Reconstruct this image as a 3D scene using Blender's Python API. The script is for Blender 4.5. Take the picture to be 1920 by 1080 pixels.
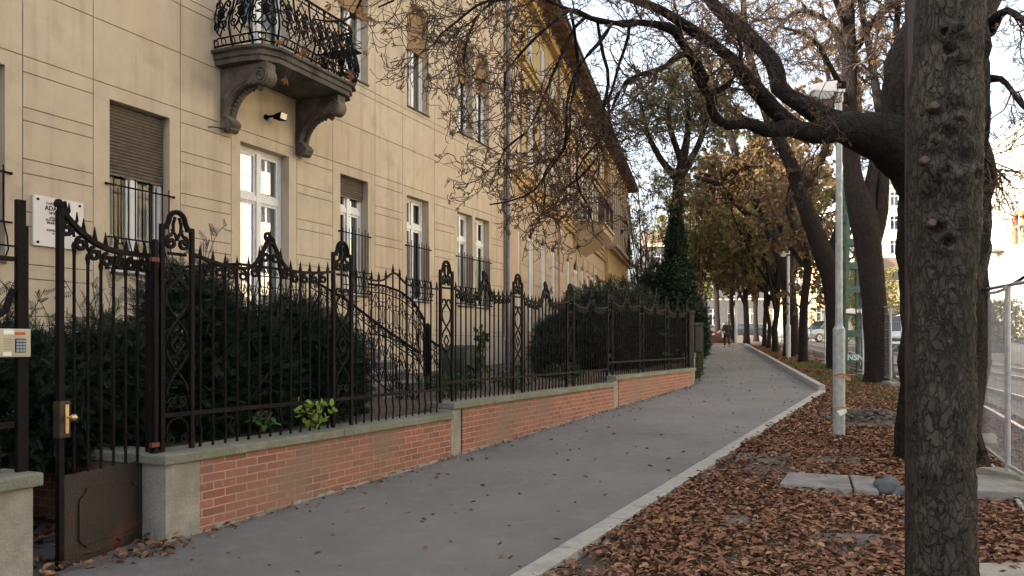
import bpy, bmesh, math, random
import numpy as np
from mathutils import Vector, Matrix, noise as mnoise
for o in list(bpy.data.objects): bpy.data.objects.remove(o)
S = bpy.context.scene
COL = S.collection
rng = np.random.default_rng(7); random.seed(7)
# ------------------------------------------------------------------ camera, sky, sun, exposure
CH = 1.75
cd = bpy.data.cameras.new('camera'); cam = bpy.data.objects.new('camera', cd); COL.objects.link(cam)
cam.location = (0, 0, CH); cam.rotation_euler = (math.radians(90), 0, 0)
cd.sensor_width = 36; cd.lens = 28.125; cd.shift_y = 108/1920; cd.clip_start = 0.05; cd.clip_end = 3000
S.camera = cam
SUN_EL, SUN_AZ = math.radians(21), math.radians(-112)      # azimuth from +Y, clockwise
w = bpy.data.worlds.new('World'); S.world = w; w.use_nodes = True
nt = w.node_tree; bg = nt.nodes['Background']
sky = nt.nodes.new('ShaderNodeTexSky'); sky.sky_type = 'NISHITA'; sky.sun_disc = False
sky.sun_elevation = SUN_EL; sky.sun_rotation = SUN_AZ
sky.air_density = 1.0; sky.dust_density = 8.0; sky.ozone_density = 0.5
hs = nt.nodes.new('ShaderNodeHueSaturation'); hs.inputs['Saturation'].default_value = .48; hs.inputs['Value'].default_value = 1.45
nt.links.new(sky.outputs[0], hs.inputs['Color']); nt.links.new(hs.outputs[0], bg.inputs[0]); bg.inputs[1].default_value = 0.15
sl = bpy.data.lights.new('sun', 'SUN'); so = bpy.data.objects.new('sun', sl); COL.objects.link(so)
sl.energy = 4.6; sl.angle = math.radians(0.6); sl.color = (1, .90, .77)
sdir = Vector((math.sin(SUN_AZ)*math.cos(SUN_EL), math.cos(SUN_AZ)*math.cos(SUN_EL), math.sin(SUN_EL)))
so.rotation_euler = sdir.to_track_quat('Z', 'Y').to_euler(); so.location = (-20, -10, 30)
S.view_settings.view_transform = 'Standard'; S.view_settings.look = 'None'; S.view_settings.gamma = 1
S.view_settings.exposure = 1.7
S.render.engine = 'CYCLES'
# ------------------------------------------------------------------ helpers
SL = 0.0305
def g(y): return SL*y if y < 110 else SL*110
def P(px, py, Y): return Vector(((px-960)/1500*Y, Y, CH-(py-648)/1500*Y))
def GP(px, py):
    Y = 1500*CH/(py-648+SL*1500); return Vector(((px-960)/1500*Y, Y, SL*Y))
def tag(o, label=None, cat=None, group=None, kind=None):
    if label: o['label'] = label
    if cat: o['category'] = cat
    if group: o['group'] = group
    if kind: o['kind'] = kind
    return o
def empty(name, loc=(0,0,0), rz=0, label=None, cat=None, group=None):
    o = bpy.data.objects.new(name, None); COL.objects.link(o); o.location = loc; o.rotation_euler = (0,0,rz)
    return tag(o, label, cat, group)
def link(name, me, mat, parent=None, smooth=False):
    if mat and not me.materials: me.materials.append(mat)
    if smooth: me.polygons.foreach_set('use_smooth', [True]*len(me.polygons))
    o = bpy.data.objects.new(name, me); COL.objects.link(o)
    if parent: o.parent = parent
    return o
def put(name, me, parent, loc=(0,0,0), rz=0):
    o = bpy.data.objects.new(name, me); COL.objects.link(o); o.parent = parent; o.location = loc; o.rotation_euler = (0,0,rz); return o
class MB:
    def __init__(s, off=(0,0,0)): s.v = []; s.f = []; s.off = Vector(off)
    def add(s, vs, fs):
        b = len(s.v); s.v += [tuple(Vector(v)-s.off) for v in vs]; s.f += [tuple(i+b for i in f) for f in fs]; return s
    def box(s, x0, x1, y0, y1, z0, z1):
        return s.add([(x0,y0,z0),(x1,y0,z0),(x1,y1,z0),(x0,y1,z0),(x0,y0,z1),(x1,y0,z1),(x1,y1,z1),(x0,y1,z1)],
            [(0,3,2,1),(4,5,6,7),(0,1,5,4),(1,2,6,5),(2,3,7,6),(3,0,4,7)])
    def bar(s, a, b, w, h=None, up=(0,0,1)):
        a, b = Vector(a), Vector(b); h = h or w; d = (b-a).normalized(); up = Vector(up)
        if abs(d.dot(up)) > .98: up = Vector((1,0,0))
        x = d.cross(up).normalized()*w/2; y = x.cross(d).normalized()*h/2
        return s.add([a-x-y,a+x-y,a+x+y,a-x+y,b-x-y,b+x-y,b+x+y,b-x+y],[(0,1,2,3),(7,6,5,4),(4,5,1,0),(5,6,2,1),(6,7,3,2),(7,4,0,3)])
    def prism(s, poly, vec):
        n = len(poly); vec = Vector(vec); poly = [Vector(p) for p in poly]
        return s.add(poly+[p+vec for p in poly], [tuple(range(n))[::-1], tuple(range(n, 2*n))]+[(i,(i+1)%n,(i+1)%n+n,i+n) for i in range(n)])
    def tube(s, pts, r, n=6, closed=False):
        pts = [Vector(p) for p in pts]; K = len(pts)
        if not hasattr(r, '__len__'): r = [r]*K
        vs = []; fs = []; x = None
        for i, p in enumerate(pts):
            t = ((pts[(i+1)%K] if (closed or i < K-1) else p)-(pts[i-1] if (closed or i > 0) else p))
            if t.length < 1e-9: t = Vector((0,0,1))
            t.normalize()
            if x is None:
                x = t.cross(Vector((0,0,1)) if abs(t.z) < .9 else Vector((1,0,0))).normalized()
            else:
                x = (x-t*x.dot(t)); x = x.normalized() if x.length > 1e-6 else t.orthogonal().normalized()
            y = t.cross(x)
            for k in range(n):
                a = 2*math.pi*k/n+(math.pi/4 if n == 4 else 0); vs.append(p+x*math.cos(a)*r[i]+y*math.sin(a)*r[i])
        m = K if closed else K-1
        for i in range(m):
            for k in range(n):
                j = (i+1) % K; fs.append((i*n+k, i*n+(k+1)%n, j*n+(k+1)%n, j*n+k))
        if not closed: fs += [tuple(range(n))[::-1], tuple(range((K-1)*n, K*n))]
        return s.add(vs, fs)
    def ring(s, c, axis, prof, n=16):
        """lathe: prof = [(r, h)] along axis from c"""
        c = Vector(c); ax = Vector(axis).normalized(); x = ax.orthogonal().normalized(); y = ax.cross(x)
        vs = []; fs = []
        for r, h in prof:
            for k in range(n):
                a = 2*math.pi*k/n; vs.append(c+ax*h+(x*math.cos(a)+y*math.sin(a))*max(r,1e-4))
        for i in range(len(prof)-1):
            for k in range(n): fs.append((i*n+k, i*n+(k+1)%n, (i+1)*n+(k+1)%n, (i+1)*n+k))
        fs += [tuple(range(n))[::-1], tuple(range((len(prof)-1)*n, len(prof)*n))]
        return s.add(vs, fs)
    def mesh(s, name, mat, smooth=False):
        me = bpy.data.meshes.new(name); me.from_pydata(s.v, [], s.f)
        bm = bmesh.new(); bm.from_mesh(me); bmesh.ops.recalc_face_normals(bm, faces=bm.faces); bm.to_mesh(me); bm.free()
        me.materials.append(mat)
        if smooth: me.polygons.foreach_set('use_smooth', [True]*len(me.polygons))
        return me
    def build(s, name, mat, parent=None, smooth=False, bevel=0):
        o = link(name, s.mesh(name, mat, smooth), None, parent)
        if bevel:
            m = o.modifiers.new('b', 'BEVEL'); m.width = bevel; m.segments = 2; m.limit_method = 'ANGLE'
        return o
def npmesh(name, V, F, mat, smooth=False):
    """V (n,3), F (m,k) all same k"""
    me = bpy.data.meshes.new(name); n, m, k = len(V), len(F), F.shape[1]
    me.vertices.add(n); me.vertices.foreach_set('co', np.asarray(V, dtype=np.float32).ravel())
    me.loops.add(m*k); me.loops.foreach_set('vertex_index', np.asarray(F, dtype=np.int32).ravel())
    me.polygons.add(m); me.polygons.foreach_set('loop_start', np.arange(0, m*k, k, dtype=np.int32))
    me.polygons.foreach_set('loop_total', np.full(m, k, dtype=np.int32))
    me.update(calc_edges=True)
    if smooth: me.polygons.foreach_set('use_smooth', np.ones(m, dtype=bool))
    me.materials.append(mat); return me
# frames: local x along the line, local y away from the street (towards the houses), z up
AF = math.atan2(1, .4533)      # beige facade
AN = math.atan2(1, .49)        # garden fence
AY = math.atan2(1, .2387)      # yellow house
OF, ON, OY = (-10,0,0), (-5.785,0,0), (-5.37,0,0)
def fr(o, a):
    M = Matrix.Translation(o) @ Matrix.Rotation(a, 4, 'Z'); return M
MF, MN, MY = fr(OF, AF), fr(ON, AN), fr(OY, AY)
def gloc(M, x, y=0): p = M @ Vector((x, y, 0)); return g(p.y)
# ------------------------------------------------------------------ materials
def mat(name, c1, c2=None, rough=.8, scale=8, metal=0, bump=0, bscale=None, detail=6, spots=None, big=None, spec=None, contrast=(.35,.65), streak=None, ridge=None):
    m = bpy.data.materials.new(name); m.use_nodes = True; n = m.node_tree; b = n.nodes['Principled BSDF']
    b.inputs['Roughness'].default_value = rough; b.inputs['Metallic'].default_value = metal
    if spec is not None: b.inputs['Specular IOR Level'].default_value = spec
    c1 = (*c1, 1); b.inputs['Base Color'].default_value = c1
    tc = n.nodes.new('ShaderNodeTexCoord')
    def noi(sc, dt=6):
        t = n.nodes.new('ShaderNodeTexNoise'); t.inputs['Scale'].default_value = sc; t.inputs['Detail'].default_value = dt
        n.links.new(tc.outputs['Object'], t.inputs['Vector']); return t
    def mixc(fac, a, bb):
        x = n.nodes.new('ShaderNodeMix'); x.data_type = 'RGBA'; n.links.new(fac, x.inputs[0])
        for i, q in ((6, a), (7, bb)):
            if isinstance(q, tuple): x.inputs[i].default_value = q
            else: n.links.new(q, x.inputs[i])
        return x.outputs[2]
    def ramp(src, lo, hi):
        r = n.nodes.new('ShaderNodeMapRange'); r.inputs[1].default_value = lo; r.inputs[2].default_value = hi; n.links.new(src, r.inputs[0]); return r.outputs[0]
    cur = c1
    if c2:
        cur = mixc(ramp(noi(scale, detail).outputs[0], *contrast), c1, (*c2, 1))
    if big:   # (colour, scale, lo, hi)
        cur = mixc(ramp(noi(big[1]).outputs[0], big[2], big[3]), cur, (*big[0], 1))
    if streak:     # rain streaks running down the wall
        mp_ = n.nodes.new('ShaderNodeMapping'); mp_.inputs['Scale'].default_value = (5,5,.35); n.links.new(tc.outputs['Object'], mp_.inputs[0])
        t_ = n.nodes.new('ShaderNodeTexNoise'); t_.inputs['Scale'].default_value = 1; t_.inputs['Detail'].default_value = 7; n.links.new(mp_.outputs[0], t_.inputs['Vector'])
        cur = mixc(ramp(t_.outputs[0], .50, .88), cur, (*streak, 1))
    if ridge:      # thin wandering cracks: (colour, scale, width)
        t_ = noi(ridge[1], 4); s_ = n.nodes.new('ShaderNodeMath'); s_.operation = 'SUBTRACT'; s_.inputs[1].default_value = .5; n.links.new(t_.outputs[0], s_.inputs[0])
        a_ = n.nodes.new('ShaderNodeMath'); a_.operation = 'ABSOLUTE'; n.links.new(s_.outputs[0], a_.inputs[0]); cur = mixc(ramp(a_.outputs[0], ridge[2], 0), cur, (*ridge[0], 1))
    if spots:
        cur = mixc(ramp(noi(spots[1]).outputs[0], spots[2], spots[3]), cur, (*spots[0], 1))
    if not isinstance(cur, tuple): n.links.new(cur, b.inputs['Base Color'])
    if bump:
        bp = n.nodes.new('ShaderNodeBump'); bp.inputs['Strength'].default_value = bump; bp.inputs['Distance'].default_value = .02
        n.links.new(noi(bscale or scale*3, 8).outputs[0], bp.inputs['Height']); n.links.new(bp.outputs[0], b.inputs['Normal'])
    m['b'] = 1; return m
def leafmat(name, cols, rough=.7, trans=.25):
    m = bpy.data.materials.new(name); m.use_nodes = True; n = m.node_tree; b = n.nodes['Principled BSDF']
    ge = n.nodes.new('ShaderNodeNewGeometry'); r = n.nodes.new('ShaderNodeValToRGB'); r.color_ramp.interpolation = 'LINEAR'
    e = r.color_ramp.elements
    while len(e) < len(cols): e.new(.5)
    for i, c in enumerate(cols): e[i].position = i/max(1, len(cols)-1); e[i].color = (*c, 1)
    n.links.new(ge.outputs['Random Per Island'], r.inputs[0]); n.links.new(r.outputs[0], b.inputs['Base Color'])
    b.inputs['Roughness'].default_value = rough; b.inputs['Specular IOR Level'].default_value = .25
    if trans:
        t = n.nodes.new('ShaderNodeBsdfTranslucent'); mx = n.nodes.new('ShaderNodeMixShader'); mx.inputs[0].default_value = trans
        n.links.new(r.outputs[0], t.inputs[0]); n.links.new(b.outputs[0], mx.inputs[1]); n.links.new(t.outputs[0], mx.inputs[2])
        n.links.new(mx.outputs[0], n.nodes['Material Output'].inputs[0])
    return m
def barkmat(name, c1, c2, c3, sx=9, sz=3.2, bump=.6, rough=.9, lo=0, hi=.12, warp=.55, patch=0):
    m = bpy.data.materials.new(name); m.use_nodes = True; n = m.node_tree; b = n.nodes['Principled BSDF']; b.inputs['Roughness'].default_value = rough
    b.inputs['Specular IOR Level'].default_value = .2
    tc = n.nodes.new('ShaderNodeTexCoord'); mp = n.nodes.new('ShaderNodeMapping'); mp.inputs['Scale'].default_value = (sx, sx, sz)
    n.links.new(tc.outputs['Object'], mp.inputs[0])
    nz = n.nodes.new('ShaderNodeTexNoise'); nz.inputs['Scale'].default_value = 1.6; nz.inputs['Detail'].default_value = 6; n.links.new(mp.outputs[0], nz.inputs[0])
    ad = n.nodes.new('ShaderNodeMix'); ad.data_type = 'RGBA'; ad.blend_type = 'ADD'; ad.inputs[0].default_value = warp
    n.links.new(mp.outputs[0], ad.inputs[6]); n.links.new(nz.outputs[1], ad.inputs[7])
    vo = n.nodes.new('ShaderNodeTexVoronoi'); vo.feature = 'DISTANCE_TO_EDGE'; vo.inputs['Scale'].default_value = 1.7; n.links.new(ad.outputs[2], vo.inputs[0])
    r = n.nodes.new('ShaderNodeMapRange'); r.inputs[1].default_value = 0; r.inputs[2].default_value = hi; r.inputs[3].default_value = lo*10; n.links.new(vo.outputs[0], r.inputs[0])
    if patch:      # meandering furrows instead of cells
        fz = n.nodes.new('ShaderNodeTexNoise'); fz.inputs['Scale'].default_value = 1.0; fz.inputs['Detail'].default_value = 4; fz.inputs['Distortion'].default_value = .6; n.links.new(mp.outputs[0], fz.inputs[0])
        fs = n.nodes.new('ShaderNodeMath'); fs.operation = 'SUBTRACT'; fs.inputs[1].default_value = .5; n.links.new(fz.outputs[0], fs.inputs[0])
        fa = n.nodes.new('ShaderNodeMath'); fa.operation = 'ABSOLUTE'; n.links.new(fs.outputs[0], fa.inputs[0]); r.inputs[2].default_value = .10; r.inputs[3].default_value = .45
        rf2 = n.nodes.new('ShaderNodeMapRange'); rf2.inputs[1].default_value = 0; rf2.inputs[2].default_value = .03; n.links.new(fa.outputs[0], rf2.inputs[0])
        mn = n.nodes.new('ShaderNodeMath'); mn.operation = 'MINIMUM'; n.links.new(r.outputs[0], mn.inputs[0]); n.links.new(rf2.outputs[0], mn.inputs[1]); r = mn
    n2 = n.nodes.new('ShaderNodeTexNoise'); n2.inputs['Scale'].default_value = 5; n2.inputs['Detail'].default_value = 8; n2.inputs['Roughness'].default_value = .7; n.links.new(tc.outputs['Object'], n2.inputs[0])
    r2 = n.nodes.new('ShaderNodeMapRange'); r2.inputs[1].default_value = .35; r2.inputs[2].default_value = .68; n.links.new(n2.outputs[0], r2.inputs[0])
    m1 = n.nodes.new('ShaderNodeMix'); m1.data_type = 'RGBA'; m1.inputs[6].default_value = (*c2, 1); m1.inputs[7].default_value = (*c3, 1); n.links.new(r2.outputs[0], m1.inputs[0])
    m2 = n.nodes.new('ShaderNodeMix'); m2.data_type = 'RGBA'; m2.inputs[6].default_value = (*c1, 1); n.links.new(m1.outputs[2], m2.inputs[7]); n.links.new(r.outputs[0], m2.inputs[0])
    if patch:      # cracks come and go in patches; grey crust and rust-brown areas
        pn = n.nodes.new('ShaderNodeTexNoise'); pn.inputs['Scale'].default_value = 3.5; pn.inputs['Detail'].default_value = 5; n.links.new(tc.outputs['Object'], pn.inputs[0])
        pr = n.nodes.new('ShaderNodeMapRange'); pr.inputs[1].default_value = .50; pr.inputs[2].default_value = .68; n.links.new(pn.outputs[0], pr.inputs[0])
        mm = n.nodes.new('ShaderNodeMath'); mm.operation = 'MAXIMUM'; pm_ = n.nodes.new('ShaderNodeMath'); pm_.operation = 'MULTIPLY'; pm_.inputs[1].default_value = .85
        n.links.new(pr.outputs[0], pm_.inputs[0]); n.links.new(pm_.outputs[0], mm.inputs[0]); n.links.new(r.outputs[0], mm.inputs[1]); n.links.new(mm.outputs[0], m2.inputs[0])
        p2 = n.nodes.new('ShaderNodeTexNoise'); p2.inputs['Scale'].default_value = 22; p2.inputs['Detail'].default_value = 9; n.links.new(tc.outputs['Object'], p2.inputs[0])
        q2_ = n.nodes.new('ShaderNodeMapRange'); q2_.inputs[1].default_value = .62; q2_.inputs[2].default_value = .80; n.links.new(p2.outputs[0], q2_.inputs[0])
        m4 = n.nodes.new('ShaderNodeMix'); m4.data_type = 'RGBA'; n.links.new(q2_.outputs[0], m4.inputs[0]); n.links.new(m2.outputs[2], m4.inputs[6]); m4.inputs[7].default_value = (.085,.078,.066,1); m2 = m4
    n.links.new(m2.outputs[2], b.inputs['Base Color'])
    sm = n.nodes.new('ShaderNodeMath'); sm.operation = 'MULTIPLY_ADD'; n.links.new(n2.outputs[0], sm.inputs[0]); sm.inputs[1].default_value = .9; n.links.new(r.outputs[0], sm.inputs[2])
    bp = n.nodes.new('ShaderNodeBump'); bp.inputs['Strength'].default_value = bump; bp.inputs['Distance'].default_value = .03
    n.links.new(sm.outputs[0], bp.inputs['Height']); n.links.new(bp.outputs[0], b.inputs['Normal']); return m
def brickmat():
    m = bpy.data.materials.new('brick'); m.use_nodes = True; n = m.node_tree; b = n.nodes['Principled BSDF']; b.inputs['Roughness'].default_value = .88
    tc = n.nodes.new('ShaderNodeTexCoord'); sp = n.nodes.new('ShaderNodeSeparateXYZ'); cb = n.nodes.new('ShaderNodeCombineXYZ')
    n.links.new(tc.outputs['Object'], sp.inputs[0])
    ad = n.nodes.new('ShaderNodeMath'); ad.operation = 'ADD'; n.links.new(sp.outputs[0], ad.inputs[0]); n.links.new(sp.outputs[1], ad.inputs[1])
    n.links.new(ad.outputs[0], cb.inputs[0]); n.links.new(sp.outputs[2], cb.inputs[1])
    wn = n.nodes.new('ShaderNodeTexNoise'); wn.inputs['Scale'].default_value = 9; n.links.new(tc.outputs['Object'], wn.inputs[0])
    wm = n.nodes.new('ShaderNodeMix'); wm.data_type = 'RGBA'; wm.blend_type = 'ADD'; wm.inputs[0].default_value = .012; n.links.new(cb.outputs[0], wm.inputs[6]); n.links.new(wn.outputs[1], wm.inputs[7])
    br = n.nodes.new('ShaderNodeTexBrick'); n.links.new(wm.outputs[2], br.inputs[0])
    br.inputs['Scale'].default_value = 1; br.inputs['Brick Width'].default_value = .25; br.inputs['Row Height'].default_value = .0715; br.inputs['Mortar Size'].default_value = .006
    br.inputs['Mortar Smooth'].default_value = .2; br.inputs['Bias'].default_value = -.1
    br.inputs[1].default_value = (.29,.105,.070,1); br.inputs[2].default_value = (.175,.068,.050,1); br.inputs[3].default_value = (.36,.28,.22,1)
    nz = n.nodes.new('ShaderNodeTexNoise'); nz.inputs['Scale'].default_value = 1.1; nz.inputs['Detail'].default_value = 7; n.links.new(tc.outputs['Object'], nz.inputs[0])
    r = n.nodes.new('ShaderNodeMapRange'); r.inputs[1].default_value = .40; r.inputs[2].default_value = .68; r.inputs[4].default_value = .8; n.links.new(nz.outputs[0], r.inputs[0])
    mx = n.nodes.new('ShaderNodeMix'); mx.data_type = 'RGBA'; n.links.new(r.outputs[0], mx.inputs[0]); n.links.new(br.outputs[0], mx.inputs[6]); mx.inputs[7].default_value = (.19,.13,.095,1)
    n3 = n.nodes.new('ShaderNodeTexNoise'); n3.inputs['Scale'].default_value = 14; n3.inputs['Detail'].default_value = 8; n.links.new(tc.outputs['Object'], n3.inputs[0])
    r3 = n.nodes.new('ShaderNodeMapRange'); r3.inputs[1].default_value = .6; r3.inputs[2].default_value = .8; r3.inputs[4].default_value = .5; n.links.new(n3.outputs[0], r3.inputs[0])
    m3 = n.nodes.new('ShaderNodeMix'); m3.data_type = 'RGBA'; n.links.new(r3.outputs[0], m3.inputs[0]); n.links.new(mx.outputs[2], m3.inputs[6]); m3.inputs[7].default_value = (.5,.3,.22,1)
    n.links.new(m3.outputs[2], b.inputs['Base Color'])
    iv = n.nodes.new('ShaderNodeMath'); iv.operation = 'SUBTRACT'; n.links.new(n3.outputs[0], iv.inputs[0]); n.links.new(br.outputs[1], iv.inputs[1])
    bp = n.nodes.new('ShaderNodeBump'); bp.inputs['Strength'].default_value = .5; bp.inputs['Distance'].default_value = .012
    n.links.new(iv.outputs[0], bp.inputs['Height']); n.links.new(bp.outputs[0], b.inputs['Normal']); return m
M = {}
M['plaster'] = mat('beige_plaster', (.51,.44,.33), (.45,.385,.285), .92, 3.5, bump=.3, bscale=90, big=((.45,.36,.26), .35, .42, .72), spots=((.30,.245,.185), 1.7, .56, .85), streak=(.30,.24,.18))
M['groove'] = mat('groove_dark_brown', (.17,.125,.08), (.12,.09,.06), .95, 20)  # darker brown than the plaster, seen in the recessed joints
M['yplaster'] = mat('yellow_plaster', (.47,.335,.15), (.40,.28,.12), .92, 3, bump=.2, bscale=50, spots=((.40,.25,.09), 1.2, .55, .8))
M['pplaster'] = mat('pinkish_plaster', (.44,.34,.23), (.38,.29,.20), .92, 3, bump=.2, bscale=50, big=((.40,.30,.20), .4, .5, .75))
M['white'] = mat('white_paint', (.72,.72,.72), (.62,.62,.62), .5, 6)
M['curtain'] = mat('curtain', (.6,.58,.52), (.5,.48,.42), .9, 4)
M['shutter'] = mat('shutter_slats', (.12,.095,.075), (.09,.07,.055), .6, 12)
M['iron'] = mat('wrought_iron', (.004,.0035,.0045), (.008,.006,.0065), .65, 14, bump=.3, bscale=60, spots=((.035,.014,.01), 5, .62, .78), spec=.12)
M['ironrust'] = mat('rusty_sheet', (.022,.018,.016), (.032,.022,.017), .55, 7, bump=.3, bscale=40, spots=((.075,.032,.018), 3, .55, .75), spec=.3)
M['darkiron'] = mat('dark_iron', (.004,.004,.005), (.007,.006,.008), .7, 14, spec=.08)
M['concrete'] = mat('old_concrete', (.30,.28,.24), (.22,.21,.18), .93, 7, bump=.5, bscale=40, big=((.16,.155,.12), 1.3, .45, .7), spots=((.36,.34,.30), 22, .6, .8))
M['coping'] = mat('coping_concrete', (.20,.20,.17), (.15,.155,.12), .95, 9, bump=.6, bscale=45, big=((.13,.145,.08), 1.6, .45, .7), spots=((.28,.27,.24), 25, .62, .8))
M['brick'] = brickmat()
M['stone'] = mat('balcony_stone', (.075,.068,.058), (.15,.135,.11), .95, 6, bump=.7, bscale=30, spots=((.025,.022,.02), 3, .42, .68))
M['stone2'] = mat('console_stone', (.085,.07,.055), (.145,.12,.095), .95, 6, bump=.7, bscale=30, spots=((.04,.034,.03), 2.5, .45, .7))
M['asphalt'] = mat('path_asphalt', (.155,.151,.148), (.182,.177,.172), .9, 1.6, bump=.8, bscale=150, big=((.125,.121,.118), .45, .42, .66), spots=((.24,.23,.22), 110, .6, .74), streak=(.20,.195,.185))
M['road'] = mat('road_asphalt', (.10,.10,.105), (.14,.135,.13), .9, 1.2, bump=.3, bscale=100)
M['kerb'] = mat('kerb_concrete', (.33,.32,.29), (.26,.25,.23), .9, 9, bump=.4, bscale=60, spots=((.18,.17,.15), 3, .6, .75))
M['soil'] = mat('soil', (.055,.04,.028), (.10,.065,.045), .97, 5, bump=.9, bscale=25, big=((.085,.08,.065), 1.1, .5, .7), detail=10)
M['gravel'] = mat('track_gravel', (.13,.12,.11), (.19,.175,.16), .95, 30, bump=.8, bscale=60)
M['rail'] = mat('rail_steel', (.45,.44,.43), (.3,.28,.26), .35, 20, metal=.7)
M['galv'] = mat('galvanized_steel', (.40,.42,.44), (.30,.32,.34), .45, 9, metal=.5, spots=((.5,.5,.5), 30, .6, .8))
M['lamp'] = mat('lamp_pole_steel', (.33,.36,.38), (.25,.28,.30), .5, 14, metal=.35, bump=.2, bscale=50, spots=((.45,.46,.46), 8, .58, .75))
M['green'] = mat('green_mast_paint', (.035,.085,.075), (.02,.05,.05), .6, 8, bump=.2)
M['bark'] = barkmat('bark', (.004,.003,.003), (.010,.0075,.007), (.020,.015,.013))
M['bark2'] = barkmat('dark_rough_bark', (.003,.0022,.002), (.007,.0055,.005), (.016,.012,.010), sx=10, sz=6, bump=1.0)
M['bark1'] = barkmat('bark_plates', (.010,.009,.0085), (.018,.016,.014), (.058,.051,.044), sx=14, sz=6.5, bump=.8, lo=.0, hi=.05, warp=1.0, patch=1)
M['twig'] = mat('twig_bark', (.030,.018,.012), (.06,.034,.022), .9, 12)
M['twigl'] = mat('lichen_twig_bark', (.09,.085,.06), (.13,.115,.07), .9, 12)
def glassmat():
    m = bpy.data.materials.new('window_glass'); m.use_nodes = True; b = m.node_tree.nodes['Principled BSDF']
    b.inputs['Base Color'].default_value = (.015,.018,.02,1); b.inputs['Roughness'].default_value = .03; b.inputs['Specular IOR Level'].default_value = 1.0
    b.inputs['IOR'].default_value = 1.7; return m
M['glass'] = glassmat()
M['litter'] = leafmat('fallen_leaves', [(.075,.034,.021),(.165,.078,.045),(.23,.118,.066),(.12,.054,.034),(.29,.165,.095),(.19,.092,.054),(.095,.044,.029),(.34,.22,.13)], trans=.08)
M['brownleaf'] = leafmat('brown_leaves', [(.08,.048,.025),(.13,.072,.033),(.12,.09,.04),(.15,.082,.038),(.10,.06,.033),(.14,.12,.045)], trans=.3)
M['orangeleaf'] = leafmat('orange_leaves', [(.30,.12,.035),(.20,.08,.03),(.36,.20,.06)], trans=.3)
M['yellowleaf'] = leafmat('yellow_green_leaves', [(.11,.12,.04),(.18,.16,.05),(.08,.10,.035),(.17,.11,.04)], trans=.3)
M['yew'] = leafmat('dark_conifer_needles', [(.006,.014,.009),(.010,.022,.012),(.015,.030,.016),(.007,.017,.010),(.03,.055,.03),(.008,.018,.011)], trans=.1)  # palest tone adds variation and light painted onto random sprigs
M['ivy'] = leafmat('ivy_leaves', [(.007,.016,.009),(.013,.026,.012),(.020,.038,.017)], trans=.15)
M['shrub'] = leafmat('shrub_leaves', [(.03,.07,.02),(.05,.10,.03),(.02,.05,.02)], trans=.2)
M['lime'] = leafmat('lime_leaves', [(.22,.32,.04),(.14,.24,.04),(.30,.36,.06)], trans=.3)
M['grass'] = leafmat('grass_blades', [(.05,.10,.018),(.08,.14,.025),(.12,.15,.045)], trans=.2)
M['wood'] = mat('soffit_wood', (.16,.085,.04), (.11,.06,.03), .8, 6)
M['roof'] = mat('roof_sheet', (.03,.03,.035), (.045,.04,.04), .7, 6)
# ------------------------------------------------------------------ ground, path, road
def sheet(name, poly, dz, m, kind='structure'):
    mb = MB(); mb.add([(x, y, g(y)+dz) for x, y in poly], [tuple(range(len(poly)))])
    return tag(mb.build(name, M[m]), kind=kind)
gm = MB(); xs = [-1200,-60,0,60,1200]; ys = [-400,0,60,110,300,1500]
gm.add([(x, y, g(y)-.03) for y in ys for x in xs], [(j*5+i, j*5+i+1, (j+1)*5+i+1, (j+1)*5+i) for j in range(5) for i in range(4)])
tag(gm.build('ground', M['soil']), kind='structure')
def fn(s, v=0):               # fence frame -> world xy (v towards street)
    p = MN @ Vector((s, -v, 0)); return (p.x, p.y)
K0, K1, K2 = GP(975,1080), GP(1535,735), GP(1395,648)
kd = (K1-K0); KS = K0-kd*.6
C0 = Vector((*fn(24.6), 0))
pathp = [fn(-8), fn(24.6), (C0.x+.2387*35, C0.y+35), (K2.x, K2.y), (K1.x, K1.y), (KS.x, KS.y)]
sheet('path', pathp, .012, 'asphalt')
sheet('entry_paving', [fn(5.93,.0), fn(5.93,-6), fn(7.0,-6), fn(7.0,.0)], .008, 'asphalt')
# road, tram bed and rails
def line_x(pts, y):
    for (x0,y0),(x1,y1) in zip(pts, pts[1:]):
        if y <= y1: return x0+(x1-x0)*(y-y0)/(y1-y0)
    (x0,y0),(x1,y1) = pts[-2:]; return x0+(x1-x0)*(y-y0)/(y1-y0)
RAIL = [(-1,-12),(7.85,12.3),(9.1,15.4),(16.2,41),(20.4,60),(27,88),(33,108)]
FEN = [(-1.5,-12),(5.36,8.66),(9.98,20.5),(12.8,33.6),(15.4,46),(18.4,60)]
yy = [-12,0,6,12.3,15.4,20,28,34,41,50,60,74,88,108]
def strip(name, a, b, dz, m, ext=None):
    mb = MB(); n = len(yy)
    mb.add([(line_x(RAIL, y)+d, y, g(y)+dz) for d in (a, b) for y in yy], [(i, i+n, i+n+1, i+1) for i in range(n-1)])
    return tag(mb.build(name, M[m]), kind='structure')
strip('tram_bed', -1.1, 6.4, .004, 'gravel'); strip('road', 6.4, 17.5, .008, 'road'); strip('pavement', 17.5, 24, .03, 'kerb')
tag(MB().add([(10,108.5,g(108.5)+.02),(140,108.5,g(108.5)+.02),(140,120,g(120)+.02),(10,120,g(120)+.02)],[(0,1,2,3)]).build('cross_road', M['road']), kind='structure')
for d in (0, 1.435, 3.6, 5.035):
    mb = MB(); pts = [(line_x(RAIL, y)+d, y, g(y)+.05) for y in yy]
    for a, b in zip(pts, pts[1:]): mb.bar(a, b, .07, .14)
    tag(mb.build('rail', M['rail']), 'steel tram rail, %s' % {0:'the one nearest the mesh fence',1.435:'second from the mesh fence',3.6:'third from the mesh fence',5.035:'farthest from the mesh fence'}[d], 'rail', 'tram rails', 'structure')
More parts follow.
